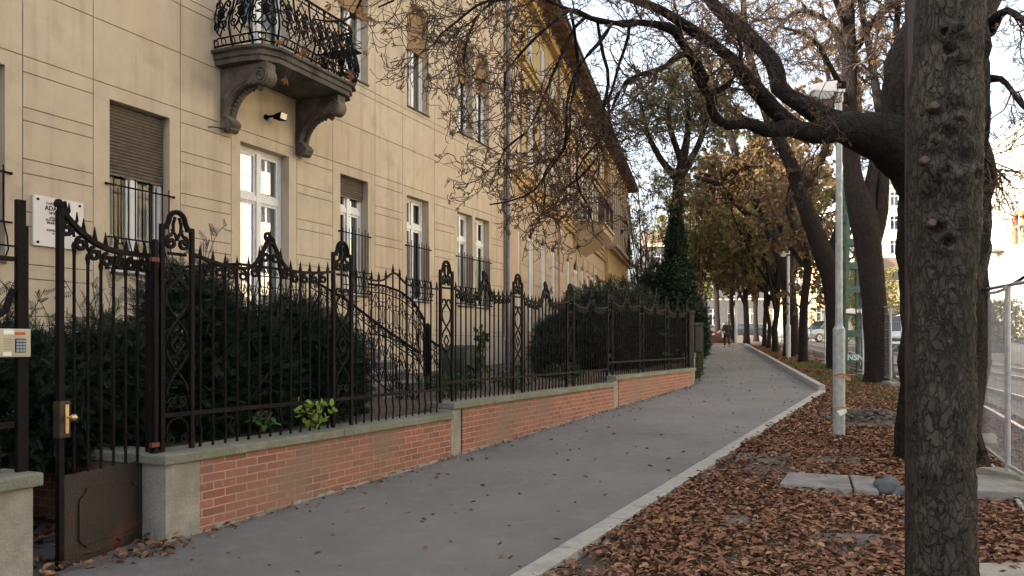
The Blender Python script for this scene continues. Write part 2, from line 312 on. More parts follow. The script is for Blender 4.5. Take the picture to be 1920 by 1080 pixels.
# kerb stones of the path
def kerb(name, pts, w, h, label):
    mb = MB()
    for (a, b) in zip(pts, pts[1:]):
        a, b = Vector(a), Vector(b); L = (b-a).length; n = max(1, int(L/1.0))
        for i in range(n):
            p = a+(b-a)*(i/n); q = a+(b-a)*((i+1)/n-.006/L*1)
            mb.bar((p.x,p.y,g(p.y)+h/2-.05+random.uniform(-.004,.004)), (q.x,q.y,g(q.y)+h/2-.05+random.uniform(-.004,.004)), w, h+.1)
    return tag(mb.build(name, M['kerb'], bevel=.008), label, 'kerb', kind='structure')
kn = Vector((kd.y, -kd.x, 0)).normalized()
kerb('kerb', [(KS+kn*.08)[:2]+(0,), (K1+kn*.08)[:2]+(0,)], .17, .045, 'pale flush kerb along the near path')
kerb('raised_kerb', [(K1.x+.08,K1.y,0), (K2.x+.08,K2.y,0), (C0.x+.2387*35+.2,K2.y+.3,0)], .16, .17, 'raised kerb along the far path')
# ------------------------------------------------------------------ garden terrace
def block(name, poly, z0, z1, m, label=None, cat=None, kind=None):
    mb = MB(); mb.prism([(x, y, z0) for x, y in poly], (0,0,z1-z0)); return tag(mb.build(name, M[m]), label, cat, kind=kind)
tpoly = [fn(7.25,-.3), fn(24.5,-.3), fn(24.5,-9), fn(7.25,-9)]
mb = MB(); zz = lambda y: max(.82, g(y)+.62)
mb.add([(x,y,zz(y)) for x,y in tpoly]+[(x,y,-.2) for x,y in tpoly], [(0,1,2,3),(0,4,5,1),(1,5,6,2),(2,6,7,3),(3,7,4,0)])
tag(mb.build('garden_soil', M['soil']), kind='structure')
tag(block('garden_soil', [fn(-8,-.3), fn(5.7,-.3), fn(5.7,-9), fn(-8,-9)], -.2, .8, 'soil'), kind='structure')
# ------------------------------------------------------------------ wall machinery
def rect(x0,x1,z0,z1): return [(x0,z0),(x1,z0),(x1,z1),(x0,z1)]
def arch(x0,x1,z0,z1,n=12):
    r = (x1-x0)/2; c = (x0+x1)/2; zs = z1-r
    return [(x0,z0),(x1,z0)]+[(c+r*math.cos(math.pi*k/n), zs+r*math.sin(math.pi*k/n)) for k in range(n+1)]
def cell(mb, outer, holes, y, dep, rev):
    bm = bmesh.new(); 
    for loop in [outer]+holes:
        vs = [bm.verts.new((x, y, z)) for x, z in loop]
        for i in range(len(vs)): bm.edges.new((vs[i], vs[(i+1)%len(vs)]))
    bmesh.ops.triangle_fill(bm, use_beauty=True, edges=bm.edges[:])
    bm.verts.index_update(); mb.add([v.co for v in bm.verts], [tuple(v.index for v in f.verts) for f in bm.faces]); bm.free()
    for loop, d in [(outer, dep)]+[(h, rev) for h in holes]:
        if d: 
            n = len(loop); mb.add([(x,y,z) for x,z in loop]+[(x,y+d,z) for x,z in loop], [(i,(i+1)%n,(i+1)%n+n,i+n) for i in range(n)])
def glass_real():
    m = bpy.data.materials.new('clear_window_glass'); m.use_nodes = True; n = m.node_tree; n.nodes.remove(n.nodes['Principled BSDF'])
    t = n.nodes.new('ShaderNodeBsdfTransparent'); t.inputs[0].default_value = (.55,.58,.58,1); gl = n.nodes.new('ShaderNodeBsdfGlossy'); gl.inputs['Roughness'].default_value = .02
    f = n.nodes.new('ShaderNodeLayerWeight'); f.inputs[0].default_value = .35; a = n.nodes.new('ShaderNodeMapRange'); a.inputs[3].default_value = .035; a.inputs[4].default_value = .4
    n.links.new(f.outputs['Fresnel'], a.inputs[0]); mx = n.nodes.new('ShaderNodeMixShader'); n.links.new(a.outputs[0], mx.inputs[0]); n.links.new(t.outputs[0], mx.inputs[1]); n.links.new(gl.outputs[0], mx.inputs[2])
    n.links.new(mx.outputs[0], n.nodes['Material Output'].inputs[0]); return m
M['pane'] = glass_real()
M['dark'] = mat('dark_room', (.02,.02,.022), (.012,.012,.014), .9, 2)  # near-black colour stands in for unlit rooms behind the panes
def window(par, x0, x1, z0, z1, y=.17, archd=False, shutter=None, grille=None, transom=None, curtain=0, sill=True, sashes=2, name='window', thick=.06):
    L = []
    mb = MB(); W = x1-x0; a, b = x0+.004, x1-.004
    zt = z1-(W/2 if archd else 0); top = zt
    mb.box(a, a+thick, y, y+.07, z0, top); mb.box(b-thick, b, y, y+.07, z0, top); mb.box(a+thick, b-thick, y, y+.07, z0+.003, z0+thick)
    if archd:
        r = W/2-.006; c = (x0+x1)/2; n = 12
        for k in range(n):
            t0, t1 = math.pi*k/n, math.pi*(k+1)/n
            q = [(c+rr*math.cos(t), y, zt+rr*math.sin(t)) for rr, t in ((r,t0),(r,t1),(r-thick,t1),(r-thick,t0))]; mb.prism(q, (0,.07,0))
        mb.box(a+thick, b-thick, y+.002, y+.068, zt-.035, zt+.035)
    else: mb.box(a+thick, b-thick, y+.002, y+.068, z1-thick-.003, z1-.003)
    ztr = transom or (zt if archd else None)
    zb = (ztr-.04 if transom else (zt-.035 if archd else z1-thick))
    if transom: mb.box(a+thick, b-thick, y-.012, y+.066, transom-.045, transom+.045)
    cx = (x0+x1)/2
    zmax = z1-thick if not archd else zt
    if sashes == 2:
        mb.box(cx-.045, cx+.045, y-.02, y+.06, z0+thick, zmax-.002)
        sp = [(a+thick, cx-.045), (cx+.045, b-thick)]
    else: sp = [(a+thick, b-thick)]
    for (p, q) in sp:
        segs = [(z0+thick, zb)] + ([(transom+.045, zmax)] if transom else [])
        for (u, v) in segs:
            mb.box(p+.002, p+.045, y+.012, y+.055, u, v); mb.box(q-.045, q-.002, y+.012, y+.055, u, v)
            mb.box(p+.045, q-.045, y+.014, y+.053, u, u+.06); mb.box(p+.045, q-.045, y+.014, y+.053, v-.05, v)
    w_ = mb.build(name, M['white'], par)
    pn = MB()
    if archd: pn.add([(x, y+.034, z) for x, z in arch(x0+.02,x1-.02,z0+.02,z1-.02)], [tuple(range(15))])
    else: pn.add([(a+.02,y+.034,z0+.02),(b-.02,y+.034,z0+.02),(b-.02,y+.034,z1-.02),(a+.02,y+.034,z1-.02)], [(0,1,2,3)])
    pn.build('pane', M['pane'], w_)
    if curtain:
        c = MB(); n = 24
        for (p, q) in ((x0+.04, x0+.04+W*curtain), (x1-.04-W*curtain, x1-.04)):
            v = [(p+(q-p)*i/n, y+.14+.018*math.sin(i*1.9+p), z) for i in range(n+1) for z in (z0+.05, z1-.1-(W*.3 if archd else 0))]
            c.add(v, [(2*i, 2*i+2, 2*i+3, 2*i+1) for i in range(n)])
        c.build('curtain', M['curtain'], w_, smooth=True)
    if shutter:
        s = MB(); z = shutter
        while z < z1-.004:
            zz1 = min(z+.045, z1-.004); s.add([(a+.012,y-.045,z),(b-.012,y-.045,z),(b-.012,y-.06,(z+zz1)/2),(a+.012,y-.06,(z+zz1)/2),(b-.012,y-.045,zz1-.004),(a+.012,y-.045,zz1-.004)], [(0,1,2,3),(3,2,4,5)]); z += .045
        s.box(a+.012, b-.012, y-.04, y-.02, shutter-.03, z1-.004); s.build('shutter', M['shutter'], w_)
    if sill: MB().box(x0+.002, x1-.002, -.035, y-.002, z0+.001, z0+.03).build('sill', M['stone'], w_)
    if grille:
        gr = MB(); n = 9; r = .009
        for i in range(n):
            x = x0+.04+(W-.08)*i/(n-1); zt2 = grille+(.07 if i % 2 else .02)
            gr.tube([(x,-.03,zt2),(x,-.03,z0+.5),(x,-.10,z0+.3),(x,-.12,z0+.16),(x,-.06,z0+.06)], r, 5)
        for zz2, yy2 in ((grille-.06,-.03),(z0+.48,-.035),(z0+.2,-.115),(z0+.07,-.065)): gr.bar((x0-.06,yy2,zz2),(x1+.06,yy2,zz2),.02,.02)
        for xx in (x0-.06, x1+.06): gr.bar((xx,-.03,grille-.06),(xx,.01,grille-.06),.025,.03); gr.bar((xx,-.065,z0+.07),(xx,.01,z0+.07),.025,.03)
        gr.build('grille', M['darkiron'], w_)
    return w_
# ------------------------------------------------------------------ beige house
beige = empty('apartment_house', OF, AF, 'beige plastered house with an iron balcony, left foreground behind the hedge', 'house')
bays = [(10.31,11.24),(12.65,13.65),(15.2,16.21),(17.58,18.61),(19.96,20.93),(22.9,23.68)]
cols = [((8.9,10.31),[(9.1,10.1)]), ((11.24,12.65),[(11.48,12.46)]), ((13.65,15.2),[(13.85,15.0)]), ((16.21,17.58),[(16.44,17.34)]),
        ((18.61,19.96),[(18.78,19.7)]), ((20.93,22.9),[(21.04,21.84),(22.0,22.8)])]
ZG0, ZG1, ZU0, ZU1 = 2.69, 4.977, 6.86, 9.2
wf, wb = MB(), MB(); i_ = .006
def bc(x0,x1,z0,z1,holes=()):
    cell(wf, rect(x0+i_,x1-i_,z0+i_,z1-i_), list(holes), 0, .02, .24)
zb_ = [1.99,2.1,2.54,2.71,3.16,3.33,3.78,3.95,4.40,4.555,4.97,5.157]
for x0, x1 in bays:
    for a, b in zip(zb_, zb_[1:]):
        if b-a > .05: bc(x0, x1, a, b)
    for a, b in ((6.8,7.67),(7.67,10.3)): bc(x0, x1, a, b)
allh = []
for (x0, x1), hs in cols:
    door = x0 == 13.65
    hg = [rect(a,b,1.86 if door else ZG0,ZG1) for a, b in hs]
    hu = [rect(a,b,6.25,9.3) if door else arch(a,b,ZU0,ZU1) for a, b in hs]
    if door:
        bc(x0, x1, 1.7, 5.157, hg); bc(x0, x1, 6.03, 10.3, hu)
    else: bc(x0, x1, 1.99, 5.157, hg); bc(x0, x1, 6.8, 10.3, hu)
    allh += hg+hu
xs_ = [8.9]+[x for b_ in bays for x in b_]
xs_ = sorted(set([8.9,23.68]+[x for b_ in bays for x in b_]))
for x0, x1 in zip(xs_, xs_[1:]):
    dr = x0 == 13.65
    for z0, z1 in ((5.157,5.96),) + (((5.96,6.03),) if dr else ((5.96,6.66),(6.66,6.8))) + ((10.3,11.2),(11.2,12.3)): bc(x0, x1, z0, z1)
    if not dr: wf.box(x0, x1, -.035, .0, -.3, 1.985)
    else: wf.box(x0, x1, -.035, .0, -.3, 1.695)
wf.box(-26, 8.895, -.035, .0, -.9, 1.985); cell(wf, rect(-26,8.895,1.99,12.3), [], 0, .02, 0)  # unseen blank stretch, extended to keep the near path in shade
wf.build('wall', M['plaster'], beige)
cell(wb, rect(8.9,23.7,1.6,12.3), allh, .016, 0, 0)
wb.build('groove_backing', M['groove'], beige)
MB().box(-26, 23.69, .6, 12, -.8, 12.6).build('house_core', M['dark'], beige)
MB().box(23.68, 23.7, .02, .59, -.5, 12.3).build('end_wall', M['plaster'], beige)
MB().box(-26.2, 23.9, -.75, 12.2, 12.65, 12.8).box(-26.2, 23.8, -.68, .59, 12.32, 12.645).build('roof', M['roof'], beige)
for k, ((x0, x1), hs) in enumerate(cols):
    for j, (a, b) in enumerate(hs):
        if x0 == 13.65:
            d = window(beige, a, b, 1.86, ZG1, transom=4.16, sill=False, name='balcony_door', curtain=.22, thick=.07)
            window(beige, a, b, 6.25, 9.3, transom=8.5, sill=False, name='balcony_door', curtain=.2)
        else:
            window(beige, a, b, ZG0, ZG1, shutter={1:4.05,3:4.62,0:3.6}.get(k), grille={0:3.8,1:3.92}.get(k, 3.95), curtain={1:.28,3:.34,4:.3}.get(k,.2), transom=None if k in (0,1) else 4.35)
            window(beige, a, b, ZU0, ZU1, archd=True, curtain=.3, sill=True, shutter=None)
M['blind'] = mat('ochre_blind', (.24,.16,.075), (.19,.12,.06), .8, 5)
# recessed yellowish blind tops of the arched windows
for a, b in ((18.78,19.7),(21.04,21.84),(22.0,22.8),(16.44,17.34)):
    MB().add([(x,.12,z) for x,z in arch(a+.01,b-.01,8.2,ZU1-.01)], [tuple(range(15))]).build('roller_blind', M['blind'], beige)
dp = MB(); dp.tube([(23.74,-.09,.3),(23.74,-.09,12.2)], .055, 10)
for z in np.arange(1.5, 12, 1.9): dp.tube([(23.74,-.09,z),(23.74,-.09,z+.05)], .065, 10)
dp.build('drainpipe', mat('drainpipe_zinc', (.13,.14,.16), (.09,.10,.12), .5, 5), beige, smooth=False)
# balcony: slab, consoles, ironwork (parts of the house)
zs0, zs1 = 5.99, 6.2
def slabpoly(e=0): return [(13.28-e,-.0),(13.28-e,-.5-0*e),(13.36-e*.7,-.86-e),(13.62-e*.4,-1.0-e),(15.38+e*.4,-1.0-e),(15.62+e*.7,-.86-e),(15.70+e,-.5),(15.70+e,.0)]
sb = MB(); prof = [(-.03,zs0),(-.03,zs0+.07),(.0,zs0+.085),(.0,zs0+.15),(.05,zs0+.17),(.05,zs1)]
n = 8; vs = []; 
for e, z in prof: vs += [(x, y, z) for x, y in slabpoly(e)]
fs = [(i+k*n, (i+1)%n+k*n, (i+1)%n+(k+1)*n, i+(k+1)*n) for k in range(len(prof)-1) for i in range(n)]+[tuple(range(n)), tuple(range((len(prof)-1)*n, len(prof)*n))]
sb.add(vs, fs); slab = sb.build('balcony_slab', M['stone'], beige)
def spiral(cx, cz, r0, r1, a0, turns, n=22):
    return [(cx+(r0+(r1-r0)*k/n)*math.cos(a0+turns*2*math.pi*k/n), cz+(r0+(r1-r0)*k/n)*math.sin(a0+turns*2*math.pi*k/n)) for k in range(n+1)]
def console(x):
    mb = MB(); w = .2
    # outline in (v outward, z), swept across x
    out = [(0,zs0-.02),(.9,zs0-.02),(.9,zs0-.14)]
    out += [(.80+.13*math.cos(t), zs0-.22+.13*math.sin(t)) for t in np.linspace(.6,-2.2,10)]
    
    out += [(.62-.50*math.sin(t), zs0-.80+.47*math.cos(t)) for t in np.linspace(.0,1.45,9)]
    out += [(.20,zs0-.80),(.23,zs0-.87),(.19,zs0-.95),(.10,zs0-.97),(.0,zs0-.93)]
    mb.prism([(x, -v, z) for v, z in out], (w,0,0))
    for sx, ex in ((x-.02, x), (x+w, x+w+.02)):
        a, b = (sx, ex)
        # raised volute and edge band on both cheeks
        sp = spiral(.79, zs0-.22, .02, .13, 0, 2.3)
        mb.tube([((a+b)/2, -v, z) for v, z in sp], .018, 6)
        mb.tube([((a+b)/2, -(.62-.53*math.sin(t)), zs0-.80+.50*math.cos(t)) for t in np.linspace(.0,1.5,12)], .022, 6)
        mb.tube([((a+b)/2, -(.62-.565*math.sin(t)), zs0-.80+.545*math.cos(t)) for t in np.linspace(.15,1.5,12)], .014, 6)
    mb.ring((x-.03,-.11,zs0-.90), (1,0,0), [(.0,0),(.075,.01),(.085,.13),(.075,.25),(0,.26)], 12)
    mb.ring((x-.01,-.19,zs0-.86), (1,0,0), [(.0,0),(.05,.01),(.055,.11),(.05,.21),(0,.22)], 12)
    for k in range(9):
        t = .1+k*.15; mb.ring((x+.1, -(.62-.47*math.sin(t)), zs0-.80+.44*math.cos(t)), (0,0,-1), [(.035,-.02),(.028,.02),(.012,.045)], 8)
    mb.ring((x+.1,-.70,zs0-.36), (0,0,-1), [(.05,-.03),(.045,.02),(.02,.05)], 10)
    return mb.build('console', M['stone2'], beige, bevel=.006)
console(13.42); console(15.16)
# railing: runs round the slab, bellied outwards
rp = [(13.31,.02),(13.34,-.86),(13.62,-1.0),(15.38,-1.0),(15.66,-.86),(15.69,.02)]
def railp(s):
    for a, b in zip(rp, rp[1:]):
        L = math.hypot(b[0]-a[0], b[1]-a[1])
        if s <= L: return Vector((a[0]+(b[0]-a[0])*s/L, a[1]+(b[1]-a[1])*s/L, 0)), Vector(((b[1]-a[1])/L, -(b[0]-a[0])/L, 0))
        s -= L
    return Vector((*rp[-1], 0)), Vector((1,0,0))
LT = sum(math.hypot(b[0]-a[0], b[1]-a[1]) for a, b in zip(rp, rp[1:]))
def rpt(s, z):
    p, nn = railp(max(0, min(LT-.001, s))); h = (z-zs1)/1.0; b = .13*math.exp(-((h-.33)/.28)**2)-.03
    if nn.dot(Vector((p.x-14.5, p.y+.3, 0))) < 0: nn = -nn
    q = p+nn*b*(1 if .1 < s < LT-.1 else .3); q.z = z; return q
ir = MB(); q = lambda pts, r=.008: ir.tube([rpt(s, z) for s, z in pts], r*1.55, 5)
for z, r in ((zs1+.06,.010),(zs1+.16,.008),(zs1+.98,.014),(zs1+.90,.008)): q([(s, z) for s in np.linspace(0, LT, 60)], r)
for s in np.arange(.06, LT, .17):
    q([(s+.04*math.cos(t), zs1+.11+.045*math.sin(t)) for t in np.linspace(0, 2*math.pi, 11)], .006)
    q([(s+.03*math.cos(t), zs1+.94+.035*math.sin(t)) for t in np.linspace(0, 2*math.pi, 11)], .005)
nb = 11; wd = LT/nb
for k in range(nb+1): q([(k*wd, z) for z in np.linspace(zs1+.0, zs1+1.0, 12)], .011)
for k in range(nb):
    c = (k+.5)*wd
    for sg in (-1, 1):
        for (cz, r, a0, tn) in ((.36,.10,math.pi/2,1.9),(.68,.085,-math.pi/2,-1.8)):
            sp = spiral(0, 0, r, .012, a0, tn*.75); sp = [(c+sg*(.09+x), zs1+cz+z) for x, z in sp]
            q(sp, .008)
            q([(sp[0][0], sp[0][1]), (c+sg*.03, zs1+.52), (c-sg*.10, zs1+(.25 if cz > .5 else .80))], .007)
        q([(c+sg*(.15*math.sin(t)), zs1+.18+.7*t/math.pi) for t in np.linspace(0, math.pi, 12)], .007)
        q(spiral(c+sg*.16, zs1+.52, .05, .01, 0, 1.2, 12), .007)
    q([(c+.05*math.cos(t), zs1+.53+.075*math.sin(t)) for t in np.linspace(0, 2*math.pi, 13)], .011)
    q([(c+.02*math.cos(t), zs1+.53+.03*math.sin(t)) for t in np.linspace(0, 2*math.pi, 9)], .016)
ir.build('balcony_railing', M['darkiron'], beige)
fh = MB()     # flower box holder on the right end of the railing
fh.box(15.72, 15.98, -.8, -.15, zs1+.74, zs1+.76)
for z in (.74,.84,.93):
    fh.tube([(15.72,-.8,zs1+z),(15.98,-.8,zs1+z),(15.98,-.15,zs1+z),(15.72,-.15,zs1+z)], .008, 4)
fh.build('flower_box_holder', M['darkiron'], beige)
# floodlight and old iron hook on the facade
fl = empty('floodlight', MF @ Vector((14.42,-.02,5.5)), AF, 'small black floodlight on the beige wall beneath the balcony', 'floodlight')
MB().ring((0,.02,0),(0,-1,0),[(.045,0),(.045,.03),(.02,.04),(.02,.14)],12).build('bracket', M['darkiron'], fl)
b = MB(); b.prism([(.0,-.12,.02),(.0,-.30,.06),(.0,-.27,-.06),(.0,-.13,-.04)], (.17,0,.0)); b.build('housing', M['darkiron'], fl, bevel=.008)
MB().prism([(.012,-.30,.048),(.012,-.276,-.045),(.012,-.272,-.044),(.012,-.296,.049)], (.146,0,0)).build('lens', M['glass'], fl)
hk = MB(); hk.tube([(13.18,-.0,5.03),(13.18,-.1,5.02)], .008); hk.tube([(13.18,-.1,5.02),(13.52,-.14,5.05)],.008)
for x in (13.40,13.50): hk.tube([(x,-.13,5.0),(x,-.13,5.14)], .007)
hk.build('wall_hook', M['darkiron'], beige)
# ------------------------------------------------------------------ marble plaque with lettering
pq = empty('memorial_plaque', MF @ Vector((10.41,0,2.94)), AF, 'white marble plaque with engraved lines on the beige wall, behind the gate', 'plaque')
MB().box(0,.66,-.045,-.006,0,.60).build('slab', mat('marble', (.60,.58,.57), (.52,.50,.50), .4, 3), pq, bevel=.004)
for x in (.055,.605):
    for z in (.045,.555): MB().ring((x,-.045,z),(0,-1,0),[(.016,0),(.016,.008),(.006,.014)],12).build('screw', M['darkiron'], pq)
def text(s, size, par, loc, rot, m, name='lettering', ext=.0015, align='CENTER', sx=1):
    c = bpy.data.curves.new('t', 'FONT'); c.body = s; c.size = size; c.align_x = align; c.extrude = ext; c.offset = size*.03
    t = bpy.data.objects.new('t', c); COL.objects.link(t)
    dg = bpy.context.evaluated_depsgraph_get(); me = bpy.data.meshes.new_from_object(t.evaluated_get(dg)); bpy.data.objects.remove(t)
    me.materials.clear(); me.materials.append(m); me.name = name
    o = link(name, me, None, par); o.location = loc; o.rotation_euler = rot; o.scale = (sx,1,1); return o
ink = mat('engraved_ink', (.03,.025,.025), rough=.8)
for s, sz, z in (('E HÁZBAN', .038, .510), ('ADAM', .075, .442), ('1898 -', .046, .395), ('SZOB', .032, .345), ('ZLŐ MÁRTA', .036, .312), ('MUNKÁSS', .036, .278), ('KÁPESZ KÖV  TANÁ', .036, .190), ('10', .030, .155)):
    text(s, sz, pq, (.25 if len(s) < 12 else .33,-.0465,z), (math.pi/2,0,0), ink, ext=.001)
# ------------------------------------------------------------------ yellow house
CY = math.hypot(1, .2387)
yel = empty('apartment_house', OY, AY, 'long yellow house with arched ground-floor windows, beyond the drainpipe', 'house')
def lx(Y): return Y*CY
gw = [(22.67,23.45),(24.5,25.3),(26.4,27.2),(28.2,29.0),(31.4,32.2),(33.1,34.2),(35.2,36.0),(36.8,37.5),(38.5,39.3),(40.3,41.1),(42.0,42.7)]
yw, y1w, yc = MB(), MB(), MB(); x0, x1 = lx(21.65), lx(43.6)
holes = [arch(lx(a), lx(b), 2.2, 5.45) for a, b in gw]
zc = [1.9+.5*i for i in range(9)]+[6.3]
brk = [x0]+[ (lx(gw[i][1])+lx(gw[i+1][0]))/2 for i in range(len(gw)-1)]+[x1]
for i, h in enumerate(holes): cell(yw, rect(brk[i],brk[i+1],1.9,6.3), [h], 0, .02, .22)
for z in zc[1:-1]:
    xx = x0
    for h in holes+[None]:
        if h is None: e = x1
        else:
            c = (h[0][0]+h[1][0])/2; r = (h[1][0]-h[0][0])/2; zs = 5.45-r
            hw = r if z <= zs else (math.sqrt(max(0, r*r-(z-zs)**2)) if z < 5.45 else 0)
            if hw == 0: continue
            e = c-hw
        yc.box(xx+.002, e-.002, -.022, -.001, z-.235, z+.235); xx = c+hw if h is not None else e
yw.box(x0, x1, -.05, 0, -.2, 1.9)
for a in (29.55, 21.9): yw.box(lx(a), lx(a+.95), -.09, -.024, 1.9, 12.1)
yw.build('wall', M['pplaster'], yel); yc.build('rusticated_band', M['pplaster'], yel, bevel=.012)
cor = MB()
for (a, b, z, d, h) in ((x0,x1,6.3,.14,.16),(x0,x1,10.0,.12,.14),(x0,lx(55),12.05,.25,.3)): cor.box(a, b, -d, .0, z, z+h).box(a, b, -d-.07, 0, z+h+.003, z+h+.05)
cor.build('cornice', M['yplaster'], yel)
uw = []
for (a, b) in gw:
    c = (lx(a)+lx(b))/2; uw.append((c-.45, c+.45))
h1 = [rect(a, b, 7.2, 9.5) for a, b in uw]; h2 = [rect(a+.05, b-.05, 10.45, 11.7) for a, b in uw]
for i in range(len(uw)):
    cell(y1w, rect(brk[i],brk[i+1],6.46,12.05), [h1[i], h2[i]], 0, 0, .2)
y1w.build('upper_wall', M['yplaster'], yel)
for i, (a, b) in enumerate(gw):
    window(yel, lx(a), lx(b), 2.2, 5.45, y=.01, archd=True, sill=False, grille=None, thick=.05)
    window(yel, *uw[i], 7.2, 9.5, y=.02, transom=8.8, curtain=.25 if i % 2 else 0); window(yel, uw[i][0]+.05, uw[i][1]-.05, 10.45, 11.7, y=.02)
    tr = MB(); 
    for xx in (uw[i][0]-.16, uw[i][1]+.02): tr.box(xx, xx+.14, -.05, .0, 7.0, 9.6)
    tr.box(uw[i][0]-.2, uw[i][1]+.2, -.12, .0, 9.6, 9.75).box(uw[i][0]-.2, uw[i][1]+.2, -.1, .0, 6.98-.14, 6.98); tr.build('window_surround', M['pplaster'], yel)
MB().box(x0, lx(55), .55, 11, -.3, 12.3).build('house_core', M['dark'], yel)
# wing at the far end
wg = MB(); wx = [lx(43.6)+i*1.28*CY*.87 for i in range(11)]; wx[-1] = lx(55)
wh = []
for i in range(10):
    c = (wx[i]+wx[i+1])/2; wh.append(c); cell(wg, rect(wx[i],wx[i+1],1.5,7.0), [arch(c-.36,c+.36,2.6,5.7)], -.22, 0, .2)
    cell(wg, rect(wx[i],wx[i+1],7.3,12.05), [rect(c-.36,c+.36,8.0,11.2)], -.22, 0, .2)
    window(yel, c-.36, c+.36, 2.6, 5.7, y=-.19, archd=True, sill=False); window(yel, c-.36, c+.36, 8.0, 11.2, y=-.19, transom=10.2, sill=False)
wg.box(wx[0], wx[-1], -.26, 0, -.2, 1.5); wg.box(wx[0]-.01, wx[0]+.02, -.22, 0, 1.5, 12.05); wg.box(wx[-1]-.02, wx[-1], -.219, .5, 1.5, 12.05)
wg.build('wing_wall', M['yplaster'], yel)
wc = MB(); wc.box(wx[0]-.1, wx[-1]+.1, -.5, -.0, 7.0, 7.12).box(wx[0]-.2, wx[-1]+.2, -.7, 0, 7.123, 7.3)
wc.build('wing_cornice', M['pplaster'], yel)
wcol = MB()
for i in range(11): wcol.ring((wx[i], -.32, 7.3), (0,0,1), [(.12,0),(.12,.15),(.085,.2),(.07,3.9),(.12,4.0),(.12,4.1)], 10)
wcol.build('column', M['pplaster'], yel, smooth=False)
# oriel balcony with its wedge console
bal = MB(); ba, bb = lx(33.0), lx(36.4)
bal.prism([(ba,0,5.75),(ba,-1.25,6.45),(ba,-1.25,6.7),(ba,0,6.7)], (bb-ba,0,0)); bal.box(ba-.06,bb+.06,-1.34,-.001,6.703,6.82)
bal.build('balcony', M['pplaster'], yel)
br = MB(); br.box(ba,ba+.25,-1.3,-1.05,6.82,7.75).box(bb-.25,bb,-1.3,-1.05,6.82,7.75).box(ba-.03,bb+.03,-1.33,-1.02,7.75,7.84).box((ba+bb)/2-.12,(ba+bb)/2+.12,-1.3,-1.05,6.82,7.75)
for k in range(30): 
    x = ba+.3+k*(bb-ba-.6)/29
    if abs(x-(ba+bb)/2) > .15: br.ring((x,-1.17,6.82),(0,0,1),[(.03,0),(.05,.3),(.025,.6),(.03,.93)],6)
br.build('balustrade', M['stone2'], yel)
rf = MB(); rf.box(x0-.1, lx(55)+.6, -.85, 0, 12.36, 12.42); rf.build('eave_soffit', M['wood'], yel)
rr = MB(); rr.prism([(x0-.1,-.92,12.425),(x0-.1,-.92,12.52),(x0-.1,5.5,15.5),(x0-.1,11,12.6),(x0-.1,11,12.425)], (lx(55)+.7-x0+.1,0,0)); rr.build('roof', M['roof'], yel)
rtm = MB().box(0, .1, -.84, 0, 12.25, 12.355).mesh('rafter_end', M['wood'])
for x in np.arange(x0, lx(55)+.5, .8): put('rafter_end', rtm, yel, (x,0,0))
# ------------------------------------------------------------------ brick garden walls
secs = [(6.98, 11.38, .895, 'brick garden wall section next to the gate, with a concrete pier'),
        (11.38, 17.77, 1.015, 'middle brick garden wall section, one step up'),
        (17.77, 24.6, 1.14, 'far brick garden wall section reaching the path corner')]
walls = []
for k, (a, b, zc_, lab) in enumerate(secs):
    r = empty('brick_wall', MN @ Vector((a,0,g(a*.898))), AN, lab, 'wall'); z0 = r.location.z; L = b-a
    bk = MB(); bk.box(.3, L+(0 if k < 2 else -.4), .003, .32, -.25, zc_-.08-z0); bk.build('brick_face', M['brick'], r)
    pr = MB(); n = 8
    pr.box(0, .34 if k == 0 else .25, -.001, .33, -.25, zc_-.08-z0-.002)
    pr.build('pier', M['concrete'], r, bevel=.006)
    if k == 2: MB().box(L-.4, L, .0, .33, -.1, zc_-.082-z0).build('pier', M['concrete'], r, bevel=.006)
    cp = MB(); x = -.04 if k == 0 else 0
    n = max(1, round((L+.04)/2.1)); e = L-(.0 if k < 2 else -.04)
    for i in range(n):
        p, q_ = x+(e-x)*i/n, x+(e-x)*(i+1)/n-.005
        cp.box(p, q_, -.045, .38, zc_-.08-z0, zc_-z0+random.uniform(-.003,.003))
    cp.build('coping', M['coping'], r, bevel=.010)
    # rough mortar footing where wall meets asphalt
    ft = MB(); 
    for i in range(int(L/.12)):
        x = i*.12; ft.box(x, x+.118, -.006-random.random()*.03, .02, -.2, gloc(MN, a+x)-z0+.014+random.random()*.035)
    ft.build('footing', M['concrete'], r, bevel=.008)
lw = empty('concrete_wall', MN @ Vector((5.92,0,g(5.3))), AN, 'concrete gate pier with mossy coping at the left edge', 'wall'); z0 = lw.location.z
MB().box(-4, 0, 0, .32, -.5, .815-z0).build('wall_body', M['concrete'], lw, bevel=.008)
MB().box(-4, .045, -.045, .38, .815-z0, .905-z0).build('coping', M['coping'], lw, bevel=.012)
# low retaining wall inside the gate
iw = empty('brick_wall', MN @ Vector((7.27,.35,0)), AN+math.pi/2, 'low brick retaining wall inside the gate under the hedge', 'wall')
MB().box(0, 5, -.0, .25, 0, .80).build('brick_face', M['brick'], iw); MB().box(-.0, 5, -.05, .30, .80, .88).build('coping', M['coping'], iw, bevel=.01)
iw2 = empty('brick_wall', MN @ Vector((6.0,4.2,0)), AN, 'dark brick wall at the end of the entry behind the gate', 'wall')
MB().box(-1.2, 1.3, 0, .25, 0, .78).build('brick_face', M['brick'], iw2); MB().box(-1.2, 1.3, -.05, .3, .78, .86).build('coping', M['coping'], iw2, bevel=.01)
